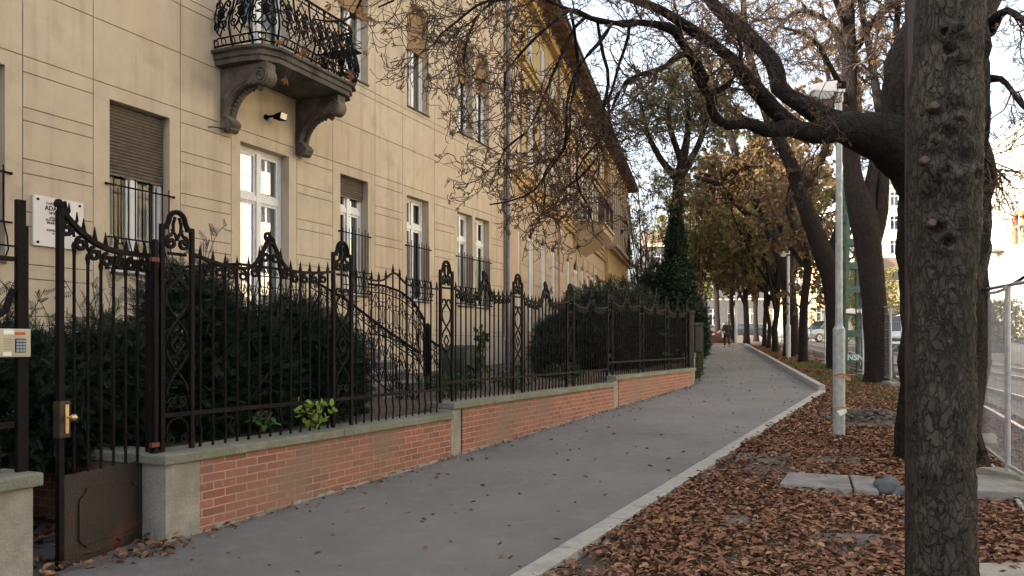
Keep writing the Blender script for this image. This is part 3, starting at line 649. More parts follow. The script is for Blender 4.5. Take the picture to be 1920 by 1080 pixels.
# ------------------------------------------------------------------ wrought iron fence
YB = .16      # bar plane behind the wall face
def fb(): return MB()
def scr(mb, cx, cz, r0, r1, a0, tn, th=.009, y=0, n=16, w=4): mb.tube([(x, y, z) for x, z in spiral(cx, cz, r0, r1, a0, tn, n)], th, w)
PW, PL = .30, 2.15
def pilaster_mesh(h0):
    """ornate post; h0 = height from coping to palmette top"""
    mb = MB(); W = PW; T = h0
    for x in (0, W): mb.box(x-.018, x+.018, -.016, .016, 0, T-.15)
    mb.bar((-.017,0,T-.15),(.06,0,T-.15),.030,.036); mb.bar((W+.017,0,T-.15),(W-.06,0,T-.15),.030,.036)
    c = W/2
    mb.tube([(.035,0,T-.15),(.052,0,T-.13)]+[(c+.082*math.cos(t),0,T-.095+.078*math.sin(t)) for t in np.linspace(math.pi,0,12)]+[(W-.052,0,T-.13),(W-.035,0,T-.15)], .022, 6)
    for s in (-1, 1):
        scr(mb, c+s*.062, T-.27, .058, .012, math.pi/2, -s*1.35, .017)
        mb.tube([(c+s*.062,0,T-.212),(c+s*.035,0,T-.17),(c+s*.04,0,T-.12),(c+s*.02,0,T-.06)], .014, 5)
        mb.tube([(c,0,T-.25),(c+s*.02,0,T-.2),(c+s*.055,0,T-.16)], .013, 5)
        mb.tube([(c,0,T-.36),(c+s*.09,0,T-.36)], .014, 5)
        scr(mb, c+s*.055, T-.56, .055, .045, 0 if s > 0 else math.pi, s*.5, .014)
        mb.tube([(c,0,T-.56),(c+s*.11,0,T-.66),(c+s*.115,0,T-.8)], .013, 5)
        # lens curves
        zl, zm, zh = .47, (T-.9+.47)/2+.0, T-.72
        for (a, b_) in ((zl, (zl+zh)/2-.04), ((zl+zh)/2+.04, zh)):
            mb.tube([(c+s*(.105*math.cos(math.pi*t)),0,a+(b_-a)*t) for t in np.linspace(0,1,13)], .012, 5)
        mb.tube([(c+s*.10*math.cos(t*2),0,.32+.16*t) for t in np.linspace(0,.8,8)], .008, 5)
        scr(mb, c+s*.05, .40, .045, .01, -math.pi/2 if s > 0 else -math.pi/2, s*1.2, .010)
        scr(mb, c+s*.065, .09, .045, .012, math.pi/2-s*.2, -s*1.3, .010)
        mb.tube([(c+s*.11*math.sin(t),0,.15+.11*math.cos(t)) for t in np.linspace(0,1.7,9)], .009, 5)
    zm = (.47+T-.72)/2
    d = [(c,0,zm+.075),(c+.06,0,zm),(c,0,zm-.075),(c-.06,0,zm)]
    for i in range(4): mb.bar(d[i], d[(i+1)%4], .014, .014, up=(0,1,0))
    return mb.mesh('ornate_post', M['iron'])
# profile of the top rail over one bay (0..1), height above valley
def prof(t, plain=False):
    if plain: return .02+.13*math.exp(-((t-.44)/.10)**2)+.10*max(0,.35-t)-.02
    return .05*(abs(t-.5)*2)**3+.26*math.exp(-((t-.5)/.082)**2)-.03*math.exp(-((t-.25)/.2)**2)
def bay(root, x, zc, zv, zlow, plain, meshes):
    """one bay: bars (own objects), rail and scroll trim"""
    x0 = x+PW+.02; x1 = x+PL-.02; n = 13; W = x1-x0; z0 = root.location.z
    for i in range(n):
        bx = x0+W*(i+.5)/n; t = (i+.5)/n; top = zv+prof(t, plain)-zc
        top = round(top, 3)
        if (plain, top) not in meshes:
            mb = MB(); mb.tube([(0,0,0),(.0,0,.05),(.014,0,.12),(-.008,0,.22),(0,0,zlow-zc-.02),(0,0,zlow-zc+.02),(0,0,top-.1),(0,0,top)], .0120 if not plain else .0105, 6)
            mb.ring((0,0,top), (0,0,1), [(.010,0),(.019,.02),(.014,.045),(.001,.11)], 6)
            meshes[(plain, top)] = mb.mesh('bar', M['iron'])
        put('bar', meshes[(plain, top)], root, (bx, YB, zc-z0))
    rl = MB(); ts = np.linspace(0, 1, 33)
    rl.tube([(x0+W*t, YB, zv+prof(t, plain)-z0) for t in ts], .020 if not plain else .014, 4)
    rl.build('top_rail', M['iron'], root)
    rl = MB(); rl.bar((x, YB, zlow-z0),(x+PL, YB, zlow-z0), .022, .035); rl.build('bottom_rail', M['iron'], root)
    if not plain:
        sc = MB()
        for i in range(n):
            t = (i+1)/n; t0 = (i+.5)/n; cx = x0+W*t0+W/n*.5; dz = zv+prof(min(t,1), False)-z0
            if abs(t-.5) < .11: continue
            if i < n-1:
                s = 1 if t > .5 else -1
                scr(sc, cx, dz-.065, .052, .014, math.pi*.5, s*1.25, .0135, YB)
                sc.tube([(cx-s*.05,YB,dz-.08),(cx-s*.068,YB,dz-.14),(cx-s*.068,YB,dz-.18)], .012, 5)
        c = x0+W/2; zt = zv+prof(.5)-z0
        for s in (-1, 1):
            scr(sc, c+s*.065, zt-.14, .06, .014, math.pi*.5, -s*1.3, .016, YB)
            sc.tube([(c+s*.13,YB,zt-.27),(c+s*.10,YB,zt-.12),(c+s*.05,YB,zt-.0),(c-s*.01,YB,zt+.05),(c-s*.05,YB,zt+.02)], .016, 6)
        scr(sc, c-.03, zt+.05, .045, .012, -math.pi/2, -1.2, .016, YB)
        sc.build('scroll_trim', M['iron'], root)
meshes = {}
fsec = [((0,1), .895, 2.47, 1.186, 'dark wrought iron fence on the wall next to the gate', 7.08),
        ((2,3,4), 1.015, 2.47, 1.27, 'dark wrought iron fence on the middle wall section', 7.08),
        ((5,6,7), 1.14, 2.60, 1.41, 'dark wrought iron fence on the far wall section', 7.08)]
for (ks, zc, zv, zlow, lab, s0) in fsec:
    r = empty('iron_fence', MN @ Vector((s0+ks[0]*PL, 0, zc)), AN, lab, 'fence')
    pm = pilaster_mesh(2.86+(zv-2.47)-zc)
    for j, k in enumerate(ks):
        put('ornate_post', pm, r, (j*PL, YB, 0))
        bay(r, j*PL, zc, zv, zlow, k == 1, meshes)
    if ks[0] == 5: put('ornate_post', pm, r, (3*PL, YB, 0))
# cast iron hinge post + diagonal stay of the second bay
st = MB(); st.tube([(2.0,YB+.02,2.30-.895),(1.0,YB+.25,1.0-.895)], .012, 6)
o = [x for x in bpy.data.objects if x.name.startswith('iron_fence')][0]; st.build('diagonal_stay', M['iron'], o)
# ------------------------------------------------------------------ gate leaf
GA = Vector((-2.935, 6.46, 0)); GB = Vector((-3.165, 5.60, 0)); gd = (GA-GB); GL = gd.length; ga = math.atan2(gd.y, gd.x)
gr = empty('garden_gate', (GB.x, GB.y, g(5.6)), ga, 'ajar wrought iron gate with a sheet metal lower panel', 'gate'); gz = g(5.6)
pl_ = MB(); pl_.box(.0, GL, -.004, .004, .01, .665); pl_.build('lower_panel', M['ironrust'], gr)
rb = MB()     # raised moulding with cut-in corners
o_ = [(.17,.17),(.17,.46),(.23,.51),(.23,.53),(GL-.19,.53),(GL-.19,.50),(GL-.12,.46),(GL-.12,.18),(GL-.19,.14),(GL-.19,.12),(.23,.12),(.22,.14)]
for i in range(len(o_)):
    a, b = o_[i], o_[(i+1)%len(o_)]; rb.bar((a[0],-.007,a[1]),(b[0],-.007,b[1]),.020,.022,up=(0,1,0))
rb.build('panel_moulding', M['ironrust'], gr)
def gtop(t): return 2.30+.24*max(0,1-t*1.55)**2.2-gz*0
gt = MB(); gt.tube([(GL*t,0,gtop(t)) for t in np.linspace(0,1,20)], .026, 4); 
gt.tube([(0,0,gtop(0)-.05),(0.005,0,gtop(0)+.03),(.03,0,gtop(0)+.05),(.06,0,gtop(0.08)+.0)], .022, 6); gt.ring((-.01,-.0,gtop(0)+.0),(0,0,1),[(.0,0),(.03,.01),(.034,.035),(.02,.06),(0,.065)],10)
for t in (.24,.36,.48,.6,.72,.84,.95): gt.ring((GL*t,0,gtop(t)), (0,0,1), [(.018,0),(.022,.02),(.002,.12)], 6)
for t in (.14,.06): gt.tube([(GL*t,0,gtop(t)),(GL*t+.03,0,gtop(t)+.04),(GL*t+.028,0,gtop(t)+.10)], [.014,.012,.003], 5)
gt.build('top_rail', M['iron'], gr)
gs = MB(); gs.box(-.022,.022,-.018,.018,0,gtop(0)-.02); gs.box(GL-.02,GL+.02,-.015,.015,0.0,gtop(1)); gs.build('stile', M['iron'], gr)
nbar = 6
for i in range(nbar):
    t = (i+1)/(nbar+1); b = MB(); b.tube([(0,0,.66),(0,0,gtop(t)-.19),(-.012,0,gtop(t)-.15),(0,0,gtop(t)-.12)], .0115, 6)
    o = b.build('bar', M['iron'], gr); o.location = (GL*t, 0, 0)
sc = MB()
for i in range(nbar+1):
    t = (i+.5)/(nbar+1); z = gtop(t); x = GL*t
    scr(sc, x, z-.085, .052, .016, math.pi*.5, 1.25, .0165); 
    sc.tube([(x-.055,0,z-.09),(x-.062,0,z-.17)], .014, 5)
    sc.tube([(x+.05,0,z-.05),(x+.064,0,z-.13)], .011, 5)
sc.build('scroll_trim', M['iron'], gr)
brass = mat('brass', (.75,.58,.30), (.62,.46,.22), .3, 6, metal=.85)
lk = MB(); lk.box(-.03,.065,-.03,.03,.93,1.19); lk.build('lock_box', M['ironrust'], gr, bevel=.004)
MB().box(-.004+.02,.026+.02,-.036,-.0305,.96,1.165).build('handle_plate', brass, gr, bevel=.003)
MB().ring((.03,-.036,1.075),(0,-1,0),[(.008,0),(.008,.035),(.022,.045),(.025,.06),(.018,.075),(0,.08)],14).build('door_knob', brass, gr, smooth=True)
hs = MB(); hs.tube([(.05,0,1.19),(.15,0,1.2),(.15,0,1.27),(.175,0,1.30),(.20,0,1.27),(.21,0,1.18),(.19,0,1.06),(.13,0,1.02),(.12,0,.9)], .010, 5); hs.build('lock_scroll', M['iron'], gr)
for z in (.75, 2.12): pass
# iron posts by the gate
gp = empty('gate_post', MN @ Vector((7.035,.16,.895)), AN, 'iron hinge post of the gate standing on the concrete pier', 'post')
MB().box(-.04,-.005,-.02,.02,0,1.70).box(-.05,.02,-.03,.03,0,.02).build('post_shaft', M['iron'], gp)
RP = mat('red_primer', (.16,.03,.02), (.08,.02,.015), .7, 10)
for z in (.05,1.52): MB().box(-.075,-.0,-.03,.0,z,z+.035).build('hinge', RP, gp)
lp = empty('gate_post', MN @ Vector((5.935,.12,.905)), AN, 'double iron post left of the gate, behind the keypad box', 'post')
MB().box(-.055,.0,-.02,.02,0,1.82).build('post_shaft', M['iron'], lp); MB().box(.004,.03,.0,.03,0,1.65).build('strike_post', M['iron'], lp)
lf = empty('iron_fence', MN @ Vector((5.86,.12,.905)), AN, 'short iron fence at the left edge beside the keypad', 'fence')
for i in range(10):
    b = MB(); b.tube([(0,0,0),(.01,0,.12),(0,0,.25),(0,0,1.47)], .0105, 6); b.ring((0,0,1.47),(0,0,1),[(.014,0),(.014,.02),(.002,.1)],6)
    b.build('bar', M['iron'], lf).location = (-.10-.13*i, 0, 0)
MB().bar((0,0,1.42),(-1.5,0,1.42),.03,.03).build('top_rail', M['iron'], lf); MB().bar((0,0,.32),(-1.5,0,.32),.03,.04).build('bottom_rail', M['iron'], lf)
MB().tube([(0,0,1.22),(-.05,.0,1.08),(-.15,0,1.0),(-.5,.0,.94)],.022,6).build('curved_brace', M['iron'], lf)
# keypad
kp = empty('keypad_box', MN @ Vector((5.70,.04,1.675)), AN, 'beige entry keypad box with a red strip and buttons', 'keypad')
kb = mat('beige_plastic', (.42,.38,.28), (.36,.33,.24), .5, 8)
MB().box(-.02,.20,-.045,.03,0,.185).build('housing', kb, kp, bevel=.005); MB().box(-.06,-.0205,-.03,.03,0,.185).build('side_plate', kb, kp, bevel=.003)
MB().box(.095,.16,-.048,-.0455,.145,.163).build('red_display', mat('red_strip', (.35,.02,.02), rough=.3), kp)
MB().box(.02,.085,-.048,-.0455,.148,.178).build('name_tag', M['white'], kp); MB().box(.015,.07,-.048,-.0455,.008,.035).build('name_tag', M['white'], kp)
MB().box(.095,.165,-.049,-.0455,.03,.12).build('keypad_plate', M['darkiron'], kp)
bt = mat('grey_buttons', (.22,.28,.33), rough=.4)
for r_ in range(4):
    for c_ in range(3): MB().box(.100+c_*.0215,.117+c_*.0215,-.053,-.0492,.035+r_*.021,.051+r_*.021).build('button', bt, kp)
tk = mat('keypad_print', (.12,.11,.09), rough=.8)
pr_ = MB()
for z in (.07,.085,.10,.115,.05): pr_.box(.02,.075,-.0462,-.0455,z,z+.0025)
pr_.build('printed_lines', tk, kp)
# spiked inner fence behind the gate
sf = empty('iron_fence', MN @ Vector((7.05,1.2,.88)), AN+math.pi/2, 'low spiked iron fence with hanging chains inside the garden', 'fence')
for i in range(18):
    b = MB(); b.tube([(0,0,0),(0,0,.95)], .008, 5); b.ring((0,0,.95),(0,0,1),[(.012,0),(.001,.09)],5); b.build('bar', M['iron'], sf).location = (-.8+i*.16,0,0)
mb = MB()
for i in range(6): mb.tube([(-.8+i*.48+.48*t,0,.88-.10*math.sin(math.pi*t)) for t in np.linspace(0,1,9)], .007, 4)
mb.build('chain', M['iron'], sf); MB().bar((-.8,0,.2),(2,0,.2),.02,.03).build('bottom_rail', M['iron'], sf)
# ------------------------------------------------------------------ entrance stair of the beige house
stc = empty('stone_stair', MF @ Vector((14.8,-1.2,0)), AF, 'stone steps climbing to the door landing of the beige house', 'stairs')
STEP = mat('worn_step_stone', (.13,.125,.12), (.09,.088,.085), .9, 8, bump=.4)
sm = MB(); sm.box(-2.3,1.0,.0,1.16,.3,1.84); nst = 8
for i in range(nst):
    z = 1.84-(i+1)*.165; d = (i+1)*.27
    sm.box(-.8,.8,-d,-d+.27,.2,z-.045); 
sm.build('stair_body', STEP, stc)
tr = MB()
for i in range(nst):
    z = 1.84-(i+1)*.165; d = (i+1)*.27; tr.box(-.83,.83,-d-.03,-d+.268,z-.043,z)
tr.box(-2.35,1.05,-.04,1.16,1.843,1.885)
tr.build('tread', mat('tread_edge', (.24,.24,.24), (.15,.15,.15), .85, 8), stc, bevel=.008)
def ornrail(name, pts, h, lab):
    """scrolled railing along 3-D foot points; h = height"""
    r = empty(name, MF @ Vector(pts[0]), AF, lab, 'railing'); b0 = Vector(pts[0]); P_ = [Vector(p)-b0 for p in pts]
    cum = [0]
    for a, b in zip(P_, P_[1:]): cum.append(cum[-1]+(b-a).length)
    L = cum[-1]
    def at(s, z):
        s = max(0, min(L, s))
        for i in range(len(P_)-1):
            if s <= cum[i+1]+1e-9:
                t = (s-cum[i])/(cum[i+1]-cum[i]); p = P_[i].lerp(P_[i+1], t); return p+Vector((0,0,z))
    rl = MB(); ss = np.linspace(0, L, max(8, int(L/.08)))
    rl.tube([at(s, h) for s in ss], .022, 6); rl.tube([at(s, h-.13) for s in ss], .010, 5); rl.tube([at(s, .10) for s in ss], .012, 5); rl.build('handrail', M['iron'], r)
    fl_ = MB(); q2 = lambda pts_, rr=.007: fl_.tube([at(s, z) for s, z in pts_], rr, 5)
    n = max(2, int(L/.22)); w_ = L/n
    for k in range(n*2+1): q2([(k*w_/2, .0 if k % 2 == 0 else .1), (k*w_/2, h)], .009 if k % 2 == 0 else .006)
    for k in range(n):
        c = (k+.5)*w_
        for s in (-1, 1):
            q2([(c+s*(.03+x), z) for x, z in spiral(.05, h*.30, .085, .012, math.pi/2, 1.4, 16)]); q2([(c+s*(.03+x), z) for x, z in spiral(.05, h*.66, .08, .012, -math.pi/2, -1.4, 16)])
            q2([(c+s*.1*math.sin(t), .1+(h-.25)*t/math.pi) for t in np.linspace(0, math.pi, 12)])
        q2([(c+x, z) for x, z in spiral(0, h-.065, .05, .012, 0, 1.5, 12)]); q2([(c+x, z) for x, z in spiral(w_/2, h-.065, .05, .012, 0, -1.5, 12)])
    fl_.build('scroll_infill', M['iron'], r); return r
zr = lambda d: 1.85-d/.27*.165
ornrail('stair_railing', [(15.55,-1.25,1.85),(15.60,-1.5,1.82),(15.66,-1.8,1.72),(15.68,-2.05,1.54),(15.66,-2.25,1.28),(15.63,-2.36,1.0)], .95, 'curved scrolled iron railing on the upper steps')
ornrail('stair_railing', [(15.64,-2.38,1.0),(15.66,-2.8,.75),(15.7,-3.2,.50)], .85, 'short lower scrolled railing at the foot of the steps')
ornrail('stair_railing', [(14.0,-1.25,1.82),(13.98,-1.9,1.50),(13.97,-2.6,1.05),(13.96,-3.2,.7)], .95, 'scrolled iron railing on the near side of the steps, among the shrubs')
ornrail('landing_railing', [(12.55,-.1,1.885),(12.55,-1.2,1.885),(13.95,-1.2,1.885)], .98, 'iron railing of the door landing above the hedge')
nw = empty('newel_post', MF @ Vector((15.63,-2.36,.55)), AF, 'dark rounded newel post at the bend of the stair railing', 'post')
MB().ring((0,0,0),(0,0,1),[(.06,0),(.06,.3),(.045,.36),(.045,1.35),(.055,1.45),(.045,1.54),(.0,1.58)],14).build('shaft', M['darkiron'], nw, smooth=True)
# boarded garden box among the shrubs
gb = empty('garden_bin', P(889,735,13.2), AN, 'dark green rounded bin behind the fence, under a leafy stalk', 'bin')
MB().prism([(-.32,0,0),(-.32,0,.5)]+[(-.32*math.cos(t),0,.5+.28*math.sin(t)) for t in np.linspace(.2,math.pi-.2,8)]+[(.32,0,.5),(.32,0,0)], (0,.5,0)).build('casing', mat('green_bin', (.02,.03,.022), (.012,.02,.015), .6, 6), gb, bevel=.02)
# ------------------------------------------------------------------ vegetation machinery (numpy)
def nrm(a): return a/np.maximum(np.linalg.norm(a, axis=-1, keepdims=True), 1e-9)
def tubes(Pt, R, n):
    """Pt (T,K,3), R (T,K) -> verts, quads"""
    T, K, _ = Pt.shape; tg = np.empty_like(Pt); tg[:,1:-1] = Pt[:,2:]-Pt[:,:-2]; tg[:,0] = Pt[:,1]-Pt[:,0]; tg[:,-1] = Pt[:,-1]-Pt[:,-2]; tg = nrm(tg)
    ref = np.tile(np.array([.31,.17,.93]), (T,K,1)); bad = np.abs((tg*ref).sum(-1)) > .95; ref[bad] = (1,0,0)
    x = nrm(np.cross(tg, ref)); y = np.cross(tg, x); a = np.arange(n)*2*np.pi/n
    V = Pt[:,:,None]+(x[:,:,None]*np.cos(a)[:,None]+y[:,:,None]*np.sin(a)[:,None])*R[:,:,None,None]
    b = np.arange(T*K*n).reshape(T,K,n); nx = np.roll(b, -1, axis=2)
    F = np.stack([b[:,:-1], nx[:,:-1], nx[:,1:], b[:,1:]], -1).reshape(-1,4)
    return V.reshape(-1,3), F
def resample(pts, K, sm=True):
    pts = np.asarray(pts, float)
    n = len(pts); 
    if n == 2: t = np.linspace(0,1,K)[:,None]; return pts[0]*(1-t)+pts[1]*t
    d = np.r_[0, np.cumsum(np.linalg.norm(np.diff(pts[:,:3], axis=0), axis=1))]; u = np.linspace(0, d[-1], K); out = []
    ext = np.vstack([2*pts[0]-pts[1], pts, 2*pts[-1]-pts[-2]])
    for s in u:
        i = min(n-2, max(0, np.searchsorted(d, s)-1)); t = (s-d[i])/max(1e-9, d[i+1]-d[i]); p0,p1,p2,p3 = ext[i:i+4]
        out.append(.5*((2*p1)+(-p0+p2)*t+(2*p0-5*p1+4*p2-p3)*t*t+(-p0+3*p1-3*p2+p3)*t**3))
    return np.array(out)
def spawn(par, R, nc, L, spread=1.0, K=6, wig=.25, up=0., t0=.2, t1=1., rr=.5, rmin=.002, gen=None, rcap=1.):
    """children from parents (T,K,3)"""
    gen = gen or rng; T, Kp, _ = par.shape; N = T*nc; pi = np.repeat(np.arange(T), nc); t = gen.uniform(t0, t1, N)*(Kp-1.001); i = t.astype(int); f = (t-i)[:,None]
    p = par[pi,i]*(1-f)+par[pi,i+1]*f; r0 = (R[pi,i]*(1-f[:,0])+R[pi,i+1]*f[:,0])*rr
    tg = nrm(par[pi,i+1]-par[pi,i]); rd = gen.normal(size=(N,3)); rd = nrm(rd-tg*(rd*tg).sum(-1,keepdims=True))
    ang = gen.uniform(.35,1.,N)[:,None]*spread; d = nrm(tg*np.cos(ang)+rd*np.sin(ang)); ln = gen.uniform(L[0],L[1],N)*(1-.35*t/(Kp-1))
    out = np.empty((N,K,3)); out[:,0] = p; st = (ln/(K-1))[:,None]
    for k in range(1,K):
        d = nrm(d+gen.normal(size=(N,3))*wig+np.array([0,0,up])*(1 if np.isscalar(up) else 1)); out[:,k] = out[:,k-1]+d*st
    RR = np.maximum(np.minimum(r0, rcap)[:,None]*np.linspace(1,.35,K)[None], rmin); return out, RR
LEAF = np.array([(0,0,0),(.3,.26,.06),(.72,.22,.03),(1,0,-.08),(.72,-.22,.03),(.3,-.26,.06)]); LF = np.array([(0,1,2,3),(0,3,4,5)])
DIA = np.array([(0,0,0),(.5,.3,.05),(1,0,0),(.5,-.3,.05)]); DF = np.array([(0,1,2,3)])
PALM = []; PF = []
for a_, l_ in ((-1.5,.6),(-.75,.85),(0,1.),(.75,.85),(1.5,.6)):
    b_ = len(PALM); c_, s_ = math.cos(a_), math.sin(a_)
    for x, y, z in ((0,0,0),(.62,.17,-.10),(1,0,-.42),(.62,-.17,-.10)): x *= l_; y *= l_; PALM.append((x*c_-y*s_, x*s_+y*c_, z*l_)); 
    PF.append((b_,b_+1,b_+2,b_+3))
PALM = np.array(PALM); PF = np.array(PF)
def rots(N, gen, tilt=None, dirs=None):
    if dirs is not None: x = nrm(dirs)
    else: x = nrm(gen.normal(size=(N,3))) if tilt is None else None
    if tilt is not None:
        z = nrm(np.c_[gen.normal(size=(N,2))*tilt, np.ones(N)]); a = gen.uniform(0,2*np.pi,N); h = np.c_[np.cos(a),np.sin(a),np.zeros(N)]; x = nrm(h-z*(h*z).sum(-1,keepdims=True)); y = np.cross(z,x)
    else:
        r = nrm(gen.normal(size=(N,3))); y = nrm(np.cross(x,r)); z = np.cross(x,y)
    return np.stack([x,y,z],1)      # rows = axes
def scatter(C, size, R, tmpl, faces):
    """tmpl verts in rows; R (N,3,3) rows axes"""
    V = np.einsum('vk,nkj->nvj', tmpl, R)*size[:,None,None]+C[:,None]; n = len(tmpl)
    F = (faces[None]+(np.arange(len(C))*n)[:,None,None]).reshape(-1, faces.shape[1]); return V.reshape(-1,3), F
def leaves(name, C, smin, smax, m, par, tmpl=LEAF, faces=LF, tilt=None, dirs=None, off=None, gen=None):
    gen = gen or rng; N = len(C); V, F = scatter(C, gen.uniform(smin, smax, N), rots(N, gen, tilt, dirs), tmpl, faces)
    if off is not None: V = V-np.array(off)
    return link(name, npmesh(name, V, F, M[m]), None, par)
def poly3(l):     # [(px,py,Y,w)] -> (n,4)
    return np.array([(*P(a,b,Y), w_/2*Y/1500) for a,b,Y,w_ in l])
def limb(l, K):
    q_ = resample(poly3(l), K)
    if q_[:,3].max() < .07:      # thin limbs wander
        ph = q_[0,0]*7; d = np.array([[mnoise.noise(Vector(p[:3]*2.1)+Vector((ph,0,0))), mnoise.noise(Vector(p[:3]*2.1)+Vector((0,ph,5))), mnoise.noise(Vector(p[:3]*2.1)+Vector((9,0,ph)))] for p in q_]); q_[:,:3] += d*.20*np.linspace(0,1,K)[:,None]**.5
    return q_[:,:3], np.maximum(q_[:,3], .004)
def tree(name, label, base, limbs, levels, leafspec=None, K=14, bark='bark', twig='twig', group=None, sides=10, rough=.06, seed=1, trunkK=None, cat='tree'):
    """limbs: list of (pts(K,3), r(K)); levels: list of kwargs for spawn"""
    gen = np.random.default_rng(seed); root = empty(name, base, 0, label, cat, group); off = np.array(base)
    Vs, Fs, b = [], [], 0
    for (p, r) in limbs:
        n = sides if r.max() > .05 else 6; V, F = tubes(p[None], r[None], n)
        if rough:
            d = np.array([mnoise.noise(Vector(v*2.3)) + .5*mnoise.noise(Vector(v*6.1)) for v in V]); rad = np.repeat(r, n); V = V+nrm(V-np.repeat(p, n, axis=0))*(d*rough*4*rad)[:,None]
        Vs.append(V); Fs.append(F+b); b += len(V)
    link('trunk', npmesh('trunk', np.vstack(Vs)-off, np.vstack(Fs), M[bark], True), None, root)
    par = np.array([resample(np.c_[p], 14) for p, r in limbs]); R = np.array([resample(np.c_[r,r,r], 14)[:,0] for p, r in limbs])
    if levels and levels[0].get('skip') is not None: s_ = levels[0]['skip']; par, R = par[s_:], R[s_:]
    BV, BF, b = [], [], 0; last = None
    for lv in levels:
        kw = {k: v for k, v in lv.items() if k not in ('skip','n')}; par, R = spawn(par, R, lv['n'], gen=gen, **kw)
        V, F = tubes(par, R, 5 if R.max() > .03 else 3); BV.append(V); BF.append(F+b); b += len(V); last = par
    if BV: link('branches', npmesh('branches', np.vstack(BV)-off, np.vstack(BF), M[twig], True), None, root)
    if leafspec and last is not None:
        N, s0, s1, m_, tm = leafspec[:5]; i = gen.integers(0, len(last), N); k = gen.integers(last.shape[1]//2, last.shape[1], N)
        C = last[i,k]+gen.normal(size=(N,3))*.02; keep = np.ones(N, bool)
        if len(leafspec) > 5: keep = leafspec[5](C)
        C = C[keep]; dr = gen.normal(size=(len(C),3))*.6+np.array([0,0,-.7])
        T_, F_ = {'palm': (PALM, PF), 'leaf': (LEAF, LF), 'dia': (DIA, DF)}[tm]
        leaves('foliage', C, s0, s1, m_, root, T_, F_, dirs=dr, off=off, gen=gen)
    return root
def L_(n, lo, hi, **k): return dict(n=n, L=(lo, hi), **k)
# ------------------------------------------------------------------ T2: big chestnut right behind the near trunk
t2 = [limb([(1768,880,10,175),(1768,860,10,150),(1768,780,10,142),(1768,600,10,146),(1766,450,10,148),(1764,330,10,156),(1760,240,10,185),(1757,150,10,190),(1765,80,10,165),(1775,0,10,120),(1790,-140,10.2,80),(1800,-420,10.4,50)], 34),
 limb([(1735,330,9.9,120),(1700,285,9.8,105),(1655,255,9.7,88),(1610,245,9.6,68),(1575,240,9.4,50),(1530,250,9.3,38),(1480,240,9.1,32),(1440,246,8.9,25),(1400,232,8.8,23),(1365,236,8.7,19),(1336,214,8.7,19),(1330,180,8.6,17),(1308,148,8.5,16),(1300,112,8.4,17),(1278,82,8.3,14),(1262,55,8.2,17),(1200,42,8.,12),(1130,42,7.8,9),(1060,15,7.6,6)], 44),
 limb([(1600,240,9.6,50),(1560,228,9.6,44),(1500,195,9.6,36),(1462,165,9.7,32),(1450,120,9.8,30),(1400,62,10,28),(1350,20,10.2,25),(1300,-40,10.5,20),(1240,-160,11,12)], 26),
 limb([(1500,245,9.2,30),(1455,210,9.1,30),(1410,160,9.0,26),(1370,110,8.9,22),(1300,58,8.8,20),(1230,15,8.7,16),(1150,-10,8.5,11),(1060,-20,8.4,8)], 24),
 limb([(1740,60,10.2,90),(1820,20,10.6,70),(1860,-30,11,60),(1900,-150,11.4,40)], 14),
 limb([(1845,150,9.8,26),(1880,150,9.6,12),(1925,205,9.4,8),(1990,240,9.4,5)], 12), limb([(1850,60,10,30),(1890,20,9.6,14),(1960,70,9.4,9),(2040,60,9.4,5)], 12), limb([(1850,300,9.7,16),(1868,300,9.5,6),(1895,330,9.4,4)], 10),
 limb([(1320,150,8.6,20),(1285,105,8.2,12),(1235,130,8.0,10),(1195,155,7.9,8),(1175,195,7.8,5)], 14),
 limb([(1200,42,8.,9),(1130,40,7.4,9),(1070,25,7.2,8),(1020,50,7.1,6),(975,110,7.0,5),(950,180,7,3)], 14),
 limb([(1150,40,7.8,8),(1095,110,7.6,7),(1065,200,7.5,6),(1040,290,7.5,5),(1000,360,7.4,4),(930,395,7.3,3)], 16),
 limb([(1120,40,7.8,7),(1130,140,8,6),(1125,240,8,5),(1085,330,8,4),(1095,420,8,3)], 14),
 limb([(1060,15,7.4,7),(1000,0,7.2,6),(930,20,7,5),(880,60,7,4),(830,70,7,3)], 14),
 limb([(1180,42,8.,7),(1165,110,8.3,6),(1150,210,8.5,5),(1120,300,8.6,4),(1060,360,8.6,3)], 14),
 limb([(1060,-20,8.4,8),(980,-10,8.2,7),(900,30,8,5),(860,110,8,3)], 12),
 limb([(1322,180,8.6,14),(1380,150,8.5,10),(1400,90,8.5,7),(1380,30,8.5,5)], 12),
 limb([(1100,30,7.6,7),(1050,90,7.5,6),(1010,190,7.4,5),(980,270,7.4,4),(925,330,7.4,2.5)], 14),
 limb([(1070,20,7.9,7),(1090,120,8.2,6),(1070,230,8.4,5),(1030,330,8.5,4),(985,400,8.5,3)], 14)]
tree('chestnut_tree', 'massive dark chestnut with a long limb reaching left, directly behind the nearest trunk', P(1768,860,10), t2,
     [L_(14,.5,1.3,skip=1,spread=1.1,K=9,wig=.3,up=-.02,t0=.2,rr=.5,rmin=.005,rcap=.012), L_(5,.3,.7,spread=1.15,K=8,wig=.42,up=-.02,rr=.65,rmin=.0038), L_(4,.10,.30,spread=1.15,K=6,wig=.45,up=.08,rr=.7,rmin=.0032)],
     (1100,.03,.06,'brownleaf','palm'), sides=24, seed=3, rough=.07, bark='bark2')
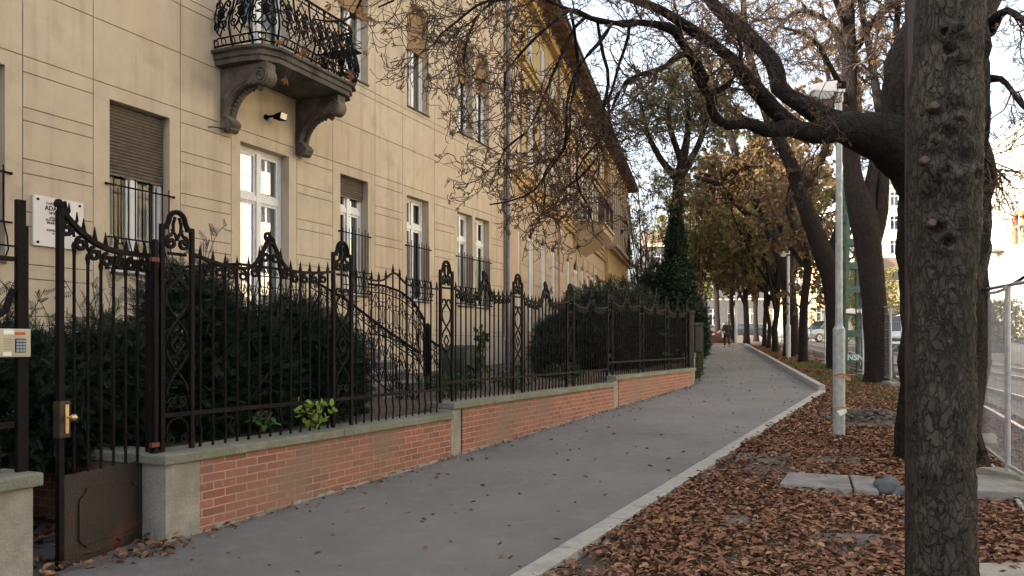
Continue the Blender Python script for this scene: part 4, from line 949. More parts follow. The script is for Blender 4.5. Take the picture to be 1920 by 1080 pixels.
# ------------------------------------------------------------------ T1: nearest trunk, real relief
M['knot'] = mat('fresh_knot_wood', (.075,.046,.036), (.04,.03,.025), .85, 60)
def near_trunk():
    base = P(1762,1172,4.6); root = empty('chestnut_tree', base, 0, 'nearest chestnut trunk with knots and plated bark, right foreground', 'tree')
    cl = [(1762,1190,160),(1763,1150,134),(1764,1080,122),(1765,950,116),(1764,780,114),(1766,640,112),(1766,520,114),(1768,430,122),(1770,330,128),(1772,200,124),(1776,100,118),(1780,0,118),(1783,-150,112),(1788,-420,90)]
    q_ = resample(np.array([(*P(a,b,4.6), w_/2*4.6/1500) for a,b,w_ in cl]), 340); n = 110
    V, F = tubes(q_[None,:,:3], q_[None,:,3], n); C = np.repeat(q_[:,:3], n, axis=0); rad = np.repeat(q_[:,3], n); N_ = nrm(V-C)
    knots = [(1780,95,.045,.5),(1740,170,.03,.4),(1790,235,.05,.6),(1755,270,.03,.5),(1745,320,.035,-.7),(1775,325,.04,1.),(1800,325,.03,.8),(1740,345,.04,.9),(1790,350,.05,.9),(1790,190,.035,.8),(1800,275,.04,.7),(1760,430,.05,.5),(1740,420,.03,.6),(1775,455,.04,-.4),(1730,520,.04,.4),(1810,110,.03,.4),(1745,880,.04,.25),(1770,60,.03,-.6),(1795,60,.03,.6),(1778,240,.02,-.9),(1820,330,.05,.5)]
    kp_ = [(np.array(P(a,b,4.6-.16)), s, h) for a,b,s,h in knots]
    d = np.zeros(len(V))
    for i, v in enumerate(V):
        vv = Vector(v); w1 = mnoise.noise(vv*3.1); ws = Vector((v[0]*20, v[1]*20, v[2]*6))+Vector((w1,w1,w1))*1.6
        vo = mnoise.voronoi(ws)[0]; e = min(1, (vo[1]-vo[0])/.22)
        d[i] = .012*w1+.0025*(e-1)*max(0,min(1,.5+2.5*mnoise.noise(vv*4)))+.0035*mnoise.noise(vv*30)+.007*mnoise.noise(vv*8)+(.010*max(0, v[0]-q_[i//n,0]-.06)/.12*abs(mnoise.noise(vv*26))*2 if v[0] > q_[i//n,0]+.06 else 0)
    for c, s, h in kp_:
        r2 = ((V-c)**2).sum(1); r_ = np.sqrt(r2)/s; d += (.016+.022*abs(h))*np.exp(-((r_-1.0)/.55)**2) - (.03+.03*abs(h))*np.exp(-(r_/.5)**2)*(1 if h > 0 else 1.4) + .004*np.sin(r_*9)*np.exp(-(r_/1.8)**2)
    V = V+N_*d[:,None]
    link('trunk', npmesh('trunk', V-np.array(base), F, M['bark1'], True), None, root)
    for px, py in ((1800,188),(1786,322),(1748,418),(1734,300),(1752,198)):
        c = P(px,py,4.6-.185); st = MB(off=base); st.ring(c, (random.uniform(-.3,.3),-1,.1), [(.026,-.04),(.022,.006),(.017,.012),(.006,.009)], 9); st.build('knot', M['knot'], root, smooth=True)
    # limbs out of frame above, with twigs reaching into the picture from the top
    lm = [limb([(1788,-300,4.6,90),(1600,-420,4.8,60),(1300,-420,5.2,40),(1000,-330,5.5,26),(800,-200,5.6,14),(700,-90,5.6,8),(640,-20,5.6,4)], 22),
          limb([(1300,-420,5.2,36),(1150,-300,5.6,22),(1050,-170,5.9,14),(960,-60,6.,8),(900,30,6,4)], 16),
          limb([(800,-200,5.6,12),(720,-60,5.4,7),(690,25,5.3,5),(655,50,5.3,4),(610,45,5.3,2.5)], 14),
          limb([(900,-230,5.6,12),(820,-120,5.6,7),(760,-20,5.6,5),(700,20,5.6,3)], 12),
          limb([(1788,-250,4.6,80),(1900,-350,4.9,60),(2050,-420,5.3,40)], 10)]
    V, F = [], []; b = 0
    for p, r in lm: v, f = tubes(p[None], r[None], 8); V.append(v); F.append(f+b); b += len(v)
    link('limb', npmesh('limb', np.vstack(V)-np.array(base), np.vstack(F), M['bark'], True), None, root)
    gen = np.random.default_rng(12); par = np.array([resample(p, 14) for p, r in lm[:4]]); R = np.array([resample(np.c_[r,r,r], 14)[:,0] for p, r in lm[:4]])
    a1, r1 = spawn(par, R, 8, (.35,.8), 1.1, 8, .25, -.02, .45, 1, .4, .0025, gen); a2, r2 = spawn(a1, r1, 4, (.15,.4), 1.1, 6, .3, 0, .2, 1, .6, .0018, gen)
    v1, f1 = tubes(a1, r1, 4); v2, f2 = tubes(a2, r2, 3)
    link('branches', npmesh('branches', np.vstack([v1,v2])-np.array(base), np.vstack([f1,f2+len(v1)]), M['twig'], True), None, root)
    i = gen.integers(0, len(a2), 70); C = a2[i,-1]; leaves('foliage', C, .035, .062, 'orangeleaf', root, PALM, PF, dirs=gen.normal(size=(70,3))*.5+np.array([0,0,-.8]), off=base, gen=gen)
near_trunk()
# ------------------------------------------------------------------ the row of trees along the track
def up_limbs(px, py, Y, w_, top, gen, nl=5, spread=2.2, fork=.35):
    """trunk + forked limbs for a far tree: px,py base; w_ base width in px; top = crown height m"""
    b = P(px,py,Y); r = w_/2*Y/1500; H = top; out = []
    tz = H*fork; tr = np.array([(b.x,b.y,b.z-.1,r*1.35),(b.x,b.y,b.z+.25,r*1.05),(b.x+gen.normal()*.05,b.y,b.z+tz*.5,r*.92),(b.x+gen.normal()*.1,b.y,b.z+tz,r*.85),(b.x+gen.normal()*.3,b.y+gen.normal()*.3,b.z+H*.75,r*.4),(b.x+gen.normal()*.5,b.y+gen.normal()*.5,b.z+H,r*.1)])
    q_ = resample(tr, 20); out.append((q_[:,:3], np.maximum(q_[:,3],.01)))
    for k in range(nl):
        a = gen.uniform(0,2*math.pi); z0 = b.z+tz*gen.uniform(.8,1.7); s = spread*gen.uniform(.7,1.2); zt = b.z+H*gen.uniform(.55,.98)
        l = np.array([(b.x,b.y,z0,r*.55),(b.x+math.cos(a)*s*.45,b.y+math.sin(a)*s*.45,z0+(zt-z0)*.3,r*.4),(b.x+math.cos(a)*s*.9,b.y+math.sin(a)*s*.9,z0+(zt-z0)*.7,r*.25),(b.x+math.cos(a)*s*1.1,b.y+math.sin(a)*s*1.1,zt,r*.08)])
        q_ = resample(l, 14); out.append((q_[:,:3], np.maximum(q_[:,3],.008)))
    return out
GRP = 'trees in a row along the tram track'
# T3: leaning, three stems
Y = 22.6
t3 = [limb([(1650,725,Y,66),(1649,705,Y,54),(1645,620,Y,46),(1636,540,Y,44),(1630,470,Y,46),(1618,400,Y,52),(1603,350,Y,36),(1593,260,Y,30),(1592,130,Y,27),(1590,0,Y,24),(1592,-150,Y,18),(1585,-330,Y,8)], 34),
      limb([(1622,420,Y,34),(1632,350,Y,24),(1645,280,Y,20),(1660,180,Y,16),(1680,60,Y,12),(1690,-100,Y,8)], 18),
      limb([(1635,450,Y,36),(1652,400,Y,27),(1655,340,Y,23),(1658,280,Y,20),(1640,150,Y,14),(1620,40,Y,10),(1600,-60,Y,5)], 18),
      limb([(1592,130,Y,18),(1560,50,Y,12),(1500,20,Y,9),(1450,60,Y,5)], 14), limb([(1593,110,Y,16),(1640,40,Y,10),(1680,10,Y,6)], 12),
      limb([(1592,200,Y,14),(1560,130,Y-1,9),(1520,70,Y-2,7),(1460,50,Y-2,4)], 12), limb([(1590,60,Y,14),(1550,-40,Y-1,9),(1500,-120,Y-2,7)], 12)]
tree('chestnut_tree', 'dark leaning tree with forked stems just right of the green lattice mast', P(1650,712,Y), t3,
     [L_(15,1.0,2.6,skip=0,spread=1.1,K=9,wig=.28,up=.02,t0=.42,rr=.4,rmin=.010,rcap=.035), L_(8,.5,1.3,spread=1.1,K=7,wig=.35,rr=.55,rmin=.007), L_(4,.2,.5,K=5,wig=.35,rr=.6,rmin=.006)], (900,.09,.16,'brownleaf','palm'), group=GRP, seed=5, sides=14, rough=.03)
Y = 28.5
t5 = [limb([(1568,712,Y,42),(1567,695,Y,34),(1566,620,Y,32),(1562,540,Y,34),(1545,480,Y,38),(1522,420,Y,32),(1500,360,Y,28),(1480,300,Y,26),(1448,240,Y,22),(1425,170,Y,18),(1400,80,Y,14),(1390,-60,Y,8)], 30),
      limb([(1556,500,Y,28),(1575,430,Y,22),(1585,360,Y,18),(1600,300,Y,15),(1610,200,Y,12),(1600,60,Y,8)], 18),
      limb([(1500,360,Y,20),(1540,300,Y,14),(1560,200,Y,10),(1540,80,Y,7)], 14), limb([(1450,240,Y,16),(1390,220,Y,12),(1340,160,Y,8),(1320,60,Y,5)], 14)]
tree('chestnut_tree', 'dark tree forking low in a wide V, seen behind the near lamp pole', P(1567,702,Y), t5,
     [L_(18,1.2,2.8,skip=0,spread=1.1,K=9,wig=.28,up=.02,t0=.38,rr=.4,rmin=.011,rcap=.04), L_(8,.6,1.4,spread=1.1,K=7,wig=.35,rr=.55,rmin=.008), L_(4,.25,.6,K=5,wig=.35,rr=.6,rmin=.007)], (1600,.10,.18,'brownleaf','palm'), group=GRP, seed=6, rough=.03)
Y = 39
t6 = [limb([(1484,685,Y,44),(1484,668,Y,32),(1482,600,Y,28),(1478,540,Y,27),(1468,490,Y,26),(1448,440,Y,24),(1432,400,Y,20),(1405,350,Y,18),(1380,290,Y,14),(1360,200,Y,10),(1350,80,Y,6)], 28),
      limb([(1476,520,Y,20),(1490,430,Y,14),(1480,330,Y,10),(1500,200,Y,7)], 14), limb([(1440,420,Y,16),(1400,400,Y,12),(1350,350,Y,10),(1300,330,Y,6)], 14)]
tree('chestnut_tree', 'dark tree with a trunk bending left, behind the second lamp pole', P(1484,672,Y), t6,
     [L_(12,1.5,3.2,skip=0,spread=1.1,K=8,wig=.22,up=0,t0=.35,rr=.4,rmin=.014,rcap=.05), L_(6,.7,1.6,spread=1.1,K=6,wig=.3,rr=.55,rmin=.009), L_(3,.3,.7,K=4,wig=.3,rr=.6,rmin=.008)], (16000,.12,.24,'brownleaf','dia'), group=GRP, seed=8, rough=.03)
gen = np.random.default_rng(21)
rows = [(1506,682,33.5,17,9,'brownleaf',900,'slender straight trunk beside the mesh fence, right of the second lamp pole'),
        (1454,661,44.5,12,13,'yellowleaf',7000,'tree with a pale slim trunk and yellow-green leaves, left of the second lamp pole'),
        (1441,654,50,8,15,'brownleaf',9000,'brown-leaved tree half hidden between two slim trunks'),
        (1433,651,53,8,15,'brownleaf',9000,'brown-leaved tree left of the yellow-green one'),
        (1400,643,63,11,15,'brownleaf',13000,'tall brown-leaved tree standing before the dark parked car'),
        (1373,644,62,9,16,'brownleaf',14000,'tall brown-leaved tree just left of the third lamp pole, behind the walker'),
        (1346,634,74,11,17,'brownleaf',13000,'brown-leaved tree beyond the tape barrier at the path end'),
        (1322,634,78,9,17,'yellowleaf',9000,'yellowing tree at the far left end of the row'),
        (1418,640,70,9,16,'brownleaf',11000,'brown-leaved tree far back behind the dark parked car')]
for k, (px, py, Y, w_, H, m_, nl, lab) in enumerate(rows):
    b = P(px,py,Y); b.z = g(b.y)
    far = Y > 60
    tree('chestnut_tree', lab, b, up_limbs(px, 602+2625/Y, Y, w_, H, gen, nl=7 if Y > 40 else 3, spread=3.0 if Y > 40 else 1.2, fork=.22 if Y > 40 else .5),
         [L_(9,1.0,2.6,skip=1 if Y > 40 else 0,spread=1.2,K=6,wig=.25,up=-.03,t0=.15,rr=.4,rmin=.014,rcap=.05), L_(7,.6,1.5,spread=1.2,K=5,wig=.3,up=-.06,rr=.6,rmin=.009), L_(3,.3,.7,K=4,wig=.3,rr=.6,rmin=.007)],
         (int(nl*3.4),.12,.27,m_,'dia'), group=GRP, seed=30+k, rough=0, sides=8)
# grey lichen tree and the ivy trunk at the garden corner
Y = 27
iv = [limb([(1262,640,Y,30),(1264,560,Y,26),(1265,480,Y,24),(1268,400,Y,22),(1274,340,Y,22),(1280,300,Y,18),(1290,240,Y,12),(1285,160,Y,7)], 24),
      limb([(1274,340,Y,16),(1240,300,Y,12),(1215,250,Y,9),(1200,190,Y,6)], 14), limb([(1278,330,Y,16),(1310,270,Y,12),(1330,210,Y,8)], 14), limb([(1280,310,Y,14),(1255,230,Y,10),(1262,150,Y,6)], 14)]
ivt = tree('ivy_tree', 'grey-twigged tree whose straight trunk is wrapped in dark ivy at the garden corner', P(1262,640,Y), iv,
     [L_(22,1.0,2.2,skip=0,spread=1.2,K=9,wig=.35,up=0,t0=.5,rr=.4,rmin=.010,rcap=.03), L_(10,.5,1.2,spread=1.2,K=7,wig=.4,rr=.6,rmin=.0065), L_(5,.2,.5,K=5,wig=.4,rr=.7,rmin=.005)], (9000,.05,.11,'yellowleaf','leaf'), twig='twigl', seed=44, rough=.03)
gen = np.random.default_rng(5)
def cloud(n, c, rad, gen, p=1.0):
    d = nrm(gen.normal(size=(n,3))); r = gen.uniform(0,1,n)**(1/3*p); return np.array(c)+d*r[:,None]*np.array(rad)
z = gen.uniform(0,1,9000)**1.5; q_ = P(1264,590,Y); zz2 = q_.z+z*(P(1264,385,Y).z-q_.z); rr_ = (1-z)**1.3*.75*gen.uniform(.3,1,9000)+.17+.05*np.sin(zz2*5); a = gen.uniform(0,2*np.pi,9000)
leaves('ivy', np.c_[q_.x+.06+np.cos(a)*rr_, q_.y+np.sin(a)*rr_, zz2], .07,.13,'ivy', ivt, off=ivt.location, gen=gen)
def twigshrub(label, px, py, Y, H, n, seed, leafn, lm, spread=.5):
    gen = np.random.default_rng(seed); b = P(px,py,Y); L = []
    for k in range(n):
        a = gen.uniform(0,2*math.pi); s = gen.uniform(.2,1)*spread*H
        l = np.array([(b.x+math.cos(a)*.2,b.y+math.sin(a)*.2,b.z-.1,.04),(b.x+math.cos(a)*s*.4,b.y+math.sin(a)*s*.4,b.z+H*.4,.03),(b.x+math.cos(a)*s,b.y+math.sin(a)*s,b.z+H*gen.uniform(.7,1),.012)]); q_ = resample(l, 12); L.append((q_[:,:3], q_[:,3]))
    return tree('bare_shrub', label, b, L, [L_(9,.6,1.5,skip=0,K=6,wig=.25,up=.08,rr=.5,rmin=.009), L_(6,.3,.8,K=5,wig=.3,up=.03,rr=.6,rmin=.007)], (leafn,.06,.13,lm,'leaf'), seed=seed, rough=0, cat='shrub')
twigshrub('tall half-bare shrub between the yellow house and the ivy trunk', 1205, 640, 52, 11, 16, 61, 8000, 'brownleaf')
twigshrub('half-bare shrub with green leaves behind the ivy trunk', 1240, 640, 60, 13, 18, 62, 9000, 'yellowleaf')
twigshrub('brown twiggy shrub right of the ivy trunk', 1300, 640, 45, 9, 14, 63, 9000, 'yellowleaf', .3)
# ------------------------------------------------------------------ hedges and shrubs
SP = [(0,0,0),(.5,.012,0),(1,0,0),(.5,-.012,0)]; SPF = [(0,1,2,3)]
for i in range(9):
    x = .08+.10*i; l_ = .26*(1-.5*x)
    for s in (-1,1): b_ = len(SP); SP += [(x,0,0),(x+.09,s*l_*.5,.02),(x+.13,s*l_,-.02),(x+.02,s*l_*.5,-.005)]; SPF.append((b_,b_+1,b_+2,b_+3))
SP = np.array(SP); SPF = np.array(SPF)
def yew(label, blobs, n, seed, sprig=(.09,.20), shoots=0):
    """blobs: [(centre, radii)] world"""
    gen = np.random.default_rng(seed); base = Vector(blobs[0][0]); base.z = max(.82, g(base.y)+.6); root = empty('yew_bush', base, 0, label, 'shrub', 'dark evergreen shrubs behind the iron fence')
    wts = np.array([r[0]*r[2] for c, r in blobs]); wts = wts/wts.sum(); Cs, Ds = [], []
    for (c, r), w_ in zip(blobs, wts):
        k = int(n*w_); d = nrm(gen.normal(size=(k,3))); rr = gen.uniform(.45,1,k)[:,None]**.6; lump = 1+.22*np.array([mnoise.noise(Vector(x*2.2)+Vector(c)) for x in d])[:,None]
        Cs.append(np.array(c)+d*rr*lump*np.array(r)); Ds.append(d*np.array([1,1,.35])+np.array([0,0,.12])+gen.normal(size=(k,3))*.55)
    C = np.vstack(Cs); D = np.vstack(Ds); ok = C[:,2] > base.z-.1; C, D = C[ok], D[ok]
    leaves('foliage', C, *sprig, 'yew', root, SP, SPF, dirs=D, off=base, gen=gen)
    # stems + a few long shoots standing proud
    T = 14+shoots; st = np.empty((T,8,3))
    for k in range(T):
        c, r = blobs[gen.integers(len(blobs))]; c = np.array(c); r = np.array(r)
        if k < 14: a = np.array([c[0]+gen.normal()*.15, c[1]+gen.normal()*.15, base.z-.05]); e = c+nrm(gen.normal(size=3)+np.array([0,0,.8]))*r*.85
        else: dd = nrm(gen.normal(size=3)*np.array([.6,.6,.3])+np.array([0,0,1.])); a = c+dd*r*.7; e = c+dd*r+np.array([gen.normal()*.18, gen.normal()*.1, gen.uniform(.15,.5)])
        t = np.linspace(0,1,8)[:,None]; st[k] = a*(1-t)+e*t+np.array([0,0,.12])*np.sin(t*3.1)*gen.normal()
    R = np.where(np.arange(T)[:,None] < 14, .02, .005)*np.linspace(1,.3,8)[None]
    V, F = tubes(st, np.maximum(R,.003), 5); link('stems', npmesh('stems', V-np.array(base), F, M['twig'], True), None, root)
    if shoots:
        s = st[14:]; N = shoots*9; i = np.repeat(np.arange(shoots), 9); k = np.tile(np.arange(9), shoots)*.75+.5; i0 = k.astype(int); f = (k-i0)[:,None]; C = s[i,i0]*(1-f)+s[i,np.minimum(i0+1,7)]*f
        D = nrm(s[i,-1]-s[i,0])*.8+gen.normal(size=(N,3))*.7; leaves('shoot_foliage', C, .07,.16,'yew', root, SP, SPF, dirs=D, off=base, gen=gen)
    return root
def nb(s, v, z): x, y = fn(s, v); return (x, y, z)
yew('dark yew bush at the far left behind the keypad', [(nb(5.0,-1.5,1.35),(1.0,.8,.85)),(nb(6.0,-1.6,1.5),(.7,.6,.75))], 9000, 71, shoots=14)
yew('dark yew bush behind the open gate', [(nb(6.7,-1.5,1.2),(.75,.65,.62)),(nb(7.4,-1.3,1.3),(.6,.5,.66))], 8500, 72, shoots=26)
yew('tall dark yew bush behind the first ornate fence post', [(nb(8.2,-1.1,1.5),(.62,.5,.98)),(nb(8.8,-1.0,1.4),(.55,.45,.76))], 9500, 73, shoots=16)
yew('dark yew bush in front of the balcony door', [(nb(9.6,-1.0,1.4),(.6,.5,.84)),(nb(10.2,-1.1,1.35),(.5,.5,.78))], 10500, 74, shoots=18)
yew('rounded dark shrub in the middle of the far fence', [(nb(20.0,-1.4,1.9),(.85,.8,1.2)),(nb(20.8,-1.2,1.7),(.8,.7,1.1))], 4800, 75, (.15,.32), 12)
yew('dark shrub by the third last ornate post', [(nb(21.6,-1.2,1.9),(1.0,.8,1.2)),(nb(22.8,-1.2,1.8),(.9,.7,1.05))], 4800, 76, (.15,.32), 10)
yew('dark shrub at the garden corner under the ivy', [(nb(24.0,-1.4,1.95),(1.0,.9,1.15)),(nb(25.2,-2.2,2.1),(1.1,1.0,1.2))], 4800, 77, (.15,.32), 8)
yew('small dark shrub beside the garden bin', [(nb(17.6,-1.2,1.35),(.35,.35,.6))], 1500, 78, (.12,.24), 6)
yew('dark shrub beyond the middle of the fence', [(nb(19.3,-1.9,1.6),(.5,.5,.85))], 2200, 79, (.12,.26), 6)
yew('dark shrub past the garden corner', [(nb(27.2,-3.2,2.2),(1.5,1.2,1.6))], 4200, 80, (.16,.34), 6)
yew('tall dark shrub left of the ivy trunk', [((5.0,27.5,2.6),(.8,.8,1.9)),((5.9,27.8,2.2),(.8,.8,1.6))], 5200, 82, (.18,.36), 12)
yew('dark evergreen shrub right of the ivy trunk', [((6.35,28.4,2.0),(.55,.6,1.3))], 2600, 83, (.16,.32), 6)
yew('low dark shrub behind the end of the garden wall', [(nb(29.5,-2.6,2.0),(1.2,1.0,1.3))], 3000, 81, (.16,.34), 4)
def plant(label, px, py, Y, H, W, n, m_, seed, s=(.06,.12), name='leafy_plant'):
    gen = np.random.default_rng(seed); b = P(px,py,Y); r = empty(name, b, 0, label, 'plant'); t = gen.uniform(0,1,n); a = gen.uniform(0,2*np.pi,n); rad = W*gen.uniform(.2,1,n)*(.5+.5*np.sin(t*3))
    C = np.c_[b.x+np.cos(a)*rad, b.y+np.sin(a)*rad, b.z+t*H]; leaves('foliage', C, *s, m_, r, off=b, gen=gen)
    st = np.array([resample(np.array([(b.x,b.y,b.z-.05),(b.x+math.cos(q)*W*.3,b.y+math.sin(q)*W*.3,b.z+H*.5),(b.x+math.cos(q)*W*.5,b.y+math.sin(q)*W*.5,b.z+H*.95)]), 6) for q in gen.uniform(0,6.3,6)])
    V, F = tubes(st, np.full(st.shape[:2], .006), 4); link('stem', npmesh('stem', V-np.array(b), F, M['twig']), None, r); return r
plant('lime green leafy plant poking through the fence base', 590, 795, 7.9, .22, .22, 60, 'lime', 1, (.05,.10))
plant('small green plant with round leaves at the foot of the hedge', 495, 800, 7.2, .14, .14, 22, 'shrub', 2, (.05,.09))
plant('tall green leafy stalk rising above the garden bin', 903, 700, 13.3, .75, .12, 90, 'shrub', 3, (.07,.13))
for k, (px, lab) in enumerate(((845,'low green plants at the fence foot below the plain spiked bay'),(960,'low green plants at the fence foot right of the bin'),(1060,'low green plants at the fence foot before the far shrubs'))):
    plant(lab, px, 735-k*12, 12+k*1.6, .28, .5, 320, 'shrub', 10+k, (.04,.08))
plant('overgrown weeds on the corner end of the garden wall', 1311, 714, 23, .9, .16, 260, 'shrub', 15, (.04,.08))
plant('green potted plants hanging over the yellow house ledge', 1152, 455, 49, 1.1, .45, 900, 'shrub', 16, (.10,.2))
plant('trailing green plants at the end of the ledge', 1172, 488, 53, 1.4, .5, 900, 'shrub', 17, (.10,.2))
plant('round yellow-green bush behind the mesh fence', 1880, 640, 40, 2.0, 1.2, 1400, 'yellowleaf', 18, (.12,.25), 'bush')
plant('yellow sunlit bush seen through the green mast', 1620, 640, 75, 7.5, 2.6, 3500, 'yellowleaf', 19, (.2,.4), 'bush')
plant('pale bush beside the little gabled house', 1683, 625, 85, 7, 2.0, 2000, 'yellowleaf', 20, (.2,.4), 'bush')
# ------------------------------------------------------------------ fallen leaves
def litter(name, N, xy, s0, s1, tilt, zj, seed, m_='litter', dens=None):
    gen = np.random.default_rng(seed); C = xy(gen, N); C = C[dens(C, gen)] if dens else C
    z = np.where(C[:,1] < 110, SL*C[:,1], SL*110)+gen.uniform(.004, zj, len(C)); C3 = np.c_[C, z]; V, F = scatter(C3, gen.uniform(s0, s1, len(C)), rots(len(C), gen, tilt), LEAF*np.array([1,1,2.2]), LF)
    return tag(link(name, npmesh(name, V, F, M[m_]), None, None), kind='stuff')
def kx(y): return np.where(y < K1.y, K0.x+(y-K0.y)*kd.x/kd.y, K1.x+(y-K1.y)*(K2.x-K1.x)/(K2.y-K1.y))+.16
fx = np.array([line_x(FEN, y) for y in np.arange(-12, 61)])
def fenx(y): return np.interp(y, np.arange(-12, 61), fx)
def bare(C, gen):     # leafless patches following noise
    v = np.array([mnoise.noise(Vector((x*.9, y*.9, 0)))+.5*mnoise.noise(Vector((x*2.6, y*2.6, 3))) for x, y in C]); return v
def band(y0, y1, extra=1.5):
    def f(gen, N):
        y = y0+(y1-y0)*gen.uniform(0,1,N)**1.5; a, b = kx(y), fenx(y)+extra; return np.c_[a+(b-a)*gen.uniform(0,1,N), y]
    return f
SLABS = [[(1470,890),(1590,896),(1648,900),(1656,934),(1600,930),(1455,916)], [(1370,862),(1480,870),(1478,852),(1385,850)], [(1500,868),(1620,872),(1622,856),(1520,857)], [(1350,985),(1412,990),(1405,968),(1358,966)], [(1510,1010),(1660,1024),(1655,1004),(1530,1000)], [(1822,940),(1930,944),(1925,905),(1822,902)]]
def inside(C, poly):
    pp = [GP(*p) for p in poly]; r_ = np.zeros(len(C), bool); j = len(pp)-1
    for i in range(len(pp)):
        a, b = pp[i], pp[j]; r_ ^= ((a.y > C[:,1]) != (b.y > C[:,1])) & (C[:,0] < (b.x-a.x)*(C[:,1]-a.y)/(b.y-a.y+1e-12)+a.x); j = i
    return r_
def dn(th):
    def f(C, gen):
        k = bare(C, gen)+gen.uniform(-.25,.25,len(C)) < th
        for i, s in enumerate(SLABS): k &= ~(inside(C, s) & (gen.uniform(0,1,len(C)) < (.86 if i in (0,5) else .7)))
        return k
    return f
litter('fallen_leaves', 62000, band(3.4, 14), .025, .095, .30, .035, 1, dens=dn(.36))
litter('fallen_leaves', 42000, band(11, 30), .04, .10, .30, .04, 2, dens=dn(.24))
litter('fallen_leaves', 14000, band(26, 58), .09, .16, .3, .05, 3, dens=dn(.15))
def onpath(gen, N):
    y = 4+50*gen.uniform(0,1,N)**1.3; a = np.where(y < C0.y, -5.785+.49*y, C0.x+.2387*(y-C0.y)); b = kx(y); u = gen.uniform(0,1,N); u = np.where(gen.uniform(0,1,N) < .3, u**4*.3, u); u = np.where(gen.uniform(0,1,N) < .12, 1-u*.12, u); return np.c_[a+(b-a)*u+.03, y]
def foot(gen, N): s = 7.0+17.6*gen.uniform(0,1,N); v = .03+np.abs(gen.normal(size=N))*.10; return np.array([fn(a, b) for a, b in zip(s, v)])
litter('wall_foot_leaves', 420, foot, .015, .065, .5, .04, 14)
litter('scattered_leaves', 950, onpath, .02, .085, .3, .03, 4)
gen = np.random.default_rng(77); C = band(3.6, 13)(gen, 1500); C = C[dn(.25)(C, gen)]; C3 = np.c_[C, SL*C[:,1]+gen.uniform(.02,.05,len(C))]; V, F = scatter(C3, gen.uniform(.05,.10,len(C)), rots(len(C), gen, .25), PALM*np.array([1,1,.5]), PF)
tag(link('whole_leaves', npmesh('whole_leaves', V, F, M['litter']), None), kind='stuff')
litter('gate_leaves', 420, lambda gen, N: np.array([fn(s, v) for s, v in zip(gen.uniform(5.95,7.1,N), -gen.uniform(0,1,N)**.8*2.2+.1)]), .05, .11, .5, .07, 5)
litter('gate_leaves', 60, lambda gen, N: np.array([fn(s, v) for s, v in zip(6.75+gen.normal(size=N)*.16, .16+gen.normal(size=N)*.08)]), .04, .10, .6, .06, 6)
# grass patches
def grass(name, N, c, rad, seed, h=(.05,.12)):
    gen = np.random.default_rng(seed); C = np.array(c)+gen.normal(size=(N,2))*np.array(rad); C = C[(C[:,0] > kx(C[:,1])+.15)]; N = len(C); z = SL*C[:,1]; C3 = np.c_[C, z]
    T_ = np.array([(0,.05,0),(1,0,.2),(0,-.05,0),(.5,-.03,.02)])[[0,1,2,3]]; d = gen.normal(size=(N,3))*.4+np.array([0,0,1]); V, F = scatter(C3, gen.uniform(*h, N), rots(N, gen, dirs=d), np.array([(0,.06,0),(.6,.04,0),(1,0,.1),(0,-.06,0)]), np.array([(0,1,2,3)]))
    return tag(link(name, npmesh(name, V, F, M['grass']), None, None), kind='stuff')
a = GP(1530,690); grass('grass', 8000, (a.x+.5, a.y), (.7,1.3), 1, (.06,.13)); a = GP(1640,740); grass('grass', 3800, (a.x, a.y), (1.0,1.3), 2, (.04,.09))
a = GP(1580,712); grass('grass', 2500, (a.x, a.y), (.8,1.0), 3); 
# ------------------------------------------------------------------ lamp posts
def lamp(px, py, top, label, wl, wu, det=True):
    b = GP(px, py); H = P(px, top, b.y).z-b.z; r = empty('street_lamp', b, 0, label, 'street lamp', 'pale steel lamp posts along the path')
    k = b.y/1500; rl, ru = wl/2*k, wu/2*k; zj = H*.31
    MB().ring((0,0,-.1),(0,0,1),[(rl,0),(rl,zj+.1),(rl*1.04,zj+.11),(ru*1.15,zj+.16),(ru,zj+.2),(ru*.86,H-.05),(ru*.86,H)],18).build('pole', M['lamp'], r, smooth=False)
    if det:
        cl = MB(); cl.ring((0,0,H-.16),(0,0,1),[(ru*1.15,0),(ru*1.15,.16),(ru*.9,.19)],16); cl.build('collar', M['lamp'], r)
    hd = MB(); hd.prism([(.07,-.08,H-.03),(.07,-.08,H+.13),(-.06,-.08,H+.15),(-.40,-.08,H+.10),(-.42,-.08,H+.0),(-.30,-.08,H-.02)], (0,.2,0))
    hd.build('lamp_head', M['white'] if det else M['lamp'], r, bevel=.02)
    MB().prism([(-.09,-.07,H-.02),(-.40,-.07,H-.005),(-.38,-.07,H-.09),(-.30,-.07,H-.14),(-.16,-.07,H-.13),(-.10,-.07,H-.06)], (0,.18,0)).build('diffuser', mat('lamp_diffuser', (.35,.36,.36), (.28,.29,.3), .3, 10), r, bevel=.02)
    if det:
        MB().prism([(.071,-.084,H+.02),(.071,-.084,H+.126),(-.055,-.084,H+.146),(-.07,-.084,H+.02)], (0,-.003,0)).build('service_door', M['darkiron'], r)
    return r
l1 = lamp(1573, 820, 172, 'nearest pale grey lamp post, standing in the leaves with scraps of tape', 22, 13)
k = 12.04/1500
def zl(py): return P(1573, py, 12.04).z-l1.location.z
for py, c, h in ((702, (.32,.08,.05), .05), (706, (.38,.26,.12), .06), (762, (.38,.28,.13), .035)):
    m_ = mat('tape_scrap', c, rough=.6); t = MB(); z = zl(py)
    t.tube([(.094*math.cos(a), .094*math.sin(a), z+.012*math.sin(a*3)) for a in np.linspace(-2.8,.2,12)], [.012]*12, 4); t.add([(.06,-.08,z),(.15,-.09,z-.02),(.14,-.08,z-h),(.08,-.09,z-h*.8)],[(0,1,2,3)]); t.build('tape', m_, l1)
